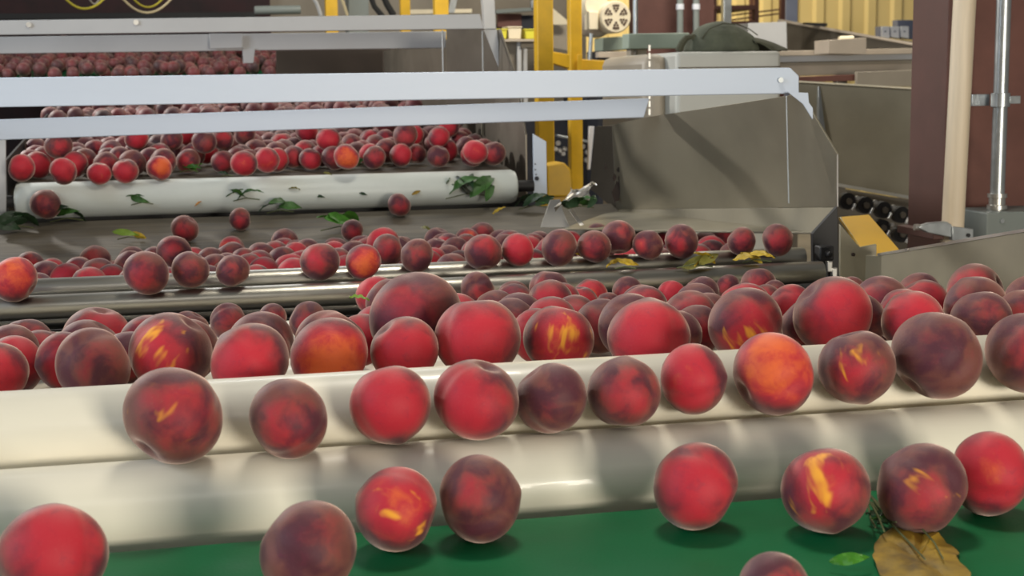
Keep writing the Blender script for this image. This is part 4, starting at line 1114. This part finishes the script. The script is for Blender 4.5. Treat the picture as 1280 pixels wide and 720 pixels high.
for k, (a_, b_, m) in enumerate(((1096, 658, 'leaf_dark'), (1104, 664, 'leaf_green'), (1112, 668, 'leaf_dark'))):
    bm = leaf_bm(.022, .003, .3)
    bmesh.ops.transform(bm.bm, matrix=Matrix.Translation(gp_(a_, b_, .010)) @ Euler((.3, 0, -.9 + .3 * k)).to_matrix().to_4x4(), verts=bm.bm.verts); bm.build('leaf', m, t)
leaves(1060, 712, 30, 1, ['leaf_bright'], 'faint green leaf on the belt left of the twig bunch', [SEGS['belt']], (.8, 1.3))

# ------------------------------------------------------------------ light
def area(name, loc, size, power, col, target=None, sy=None):
    l = bpy.data.lights.new(name, 'AREA'); l.energy = power; l.color = col; l.size = size; l.shape = 'RECTANGLE'; l.size_y = sy or size
    o = bpy.data.objects.new(name, l); COL.objects.link(o); o.location = loc
    tg = Vector(target) if target else Vector((loc[0], loc[1], 0))
    o.rotation_euler = (tg - Vector(loc)).to_track_quat('-Z', 'Y').to_euler(); return o
area('strip_or_fill_lamp', (.6, 2.2, 3.2), .5, 30, (1, .93, .80), (.6, 1.5, .9), .35)
area('strip_or_fill_lamp', (-.6, -1.0, 2.9), 1.6, 8, (1, .94, .86), (.5, 2.0, .9), .6)  # unseen soft fill added behind the camera to lighten the peach faces
area('dock_door_light', (1.9, -3.3, 1.25), 1.3, 195, (1, .93, .80), (.4, 1.6, .95), .9)
area('strip_or_fill_lamp', (-2.4, 6.9, 3.1), .3, 150, (1, .97, .92), (.6, 3.2, .9), .25)
area('strip_or_fill_lamp', (.4, 6.2, 3.8), 1.6, 22, (.95, .97, 1.0), (.3, 4.4, .9), .5)
area('daylight_opening', (-4.0, 1.0, 2.6), 2.6, 130, (.74, .86, 1.0), (.3, 3.6, 1.2))
area('strip_or_fill_lamp', (2.7, 5.7, 3.6), 1.6, 110, (1, .93, .80), (2.3, 7.5, 1.0), .6)
area('strip_or_fill_lamp', (3.6, 12.0, 4.6), 3.0, 260, (1, .88, .62), (3.6, 14.2, 1.4), .8)
wd = bpy.data.worlds.new('hall_air'); bpy.context.scene.world = wd; wd.use_nodes = True
wd.node_tree.nodes['Background'].inputs[0].default_value = (.84, .82, .76, 1); wd.node_tree.nodes['Background'].inputs[1].default_value = .17

# ------------------------------------------------------------------ camera
cam = bpy.data.cameras.new('camera'); co = bpy.data.objects.new('camera', cam); COL.objects.link(co)
cam.sensor_width = 36; cam.lens = F / 1280 * 36; cam.clip_start = .05
mw = Matrix((rt, up, -fwd)).transposed().to_4x4(); mw.translation = C0
co.matrix_world = mw
cam.dof.use_dof = True; cam.dof.focus_distance = 1.9; cam.dof.aperture_fstop = 13
sc_ = bpy.context.scene; sc_.camera = co
sc_.view_settings.view_transform = 'Standard'; sc_.view_settings.look = 'None'; sc_.view_settings.gamma = 1
sc_.view_settings.use_curve_mapping = False; sc_.view_settings.exposure = 0.0
for o in bpy.data.objects:
    if '_o' in o: del o['_o']
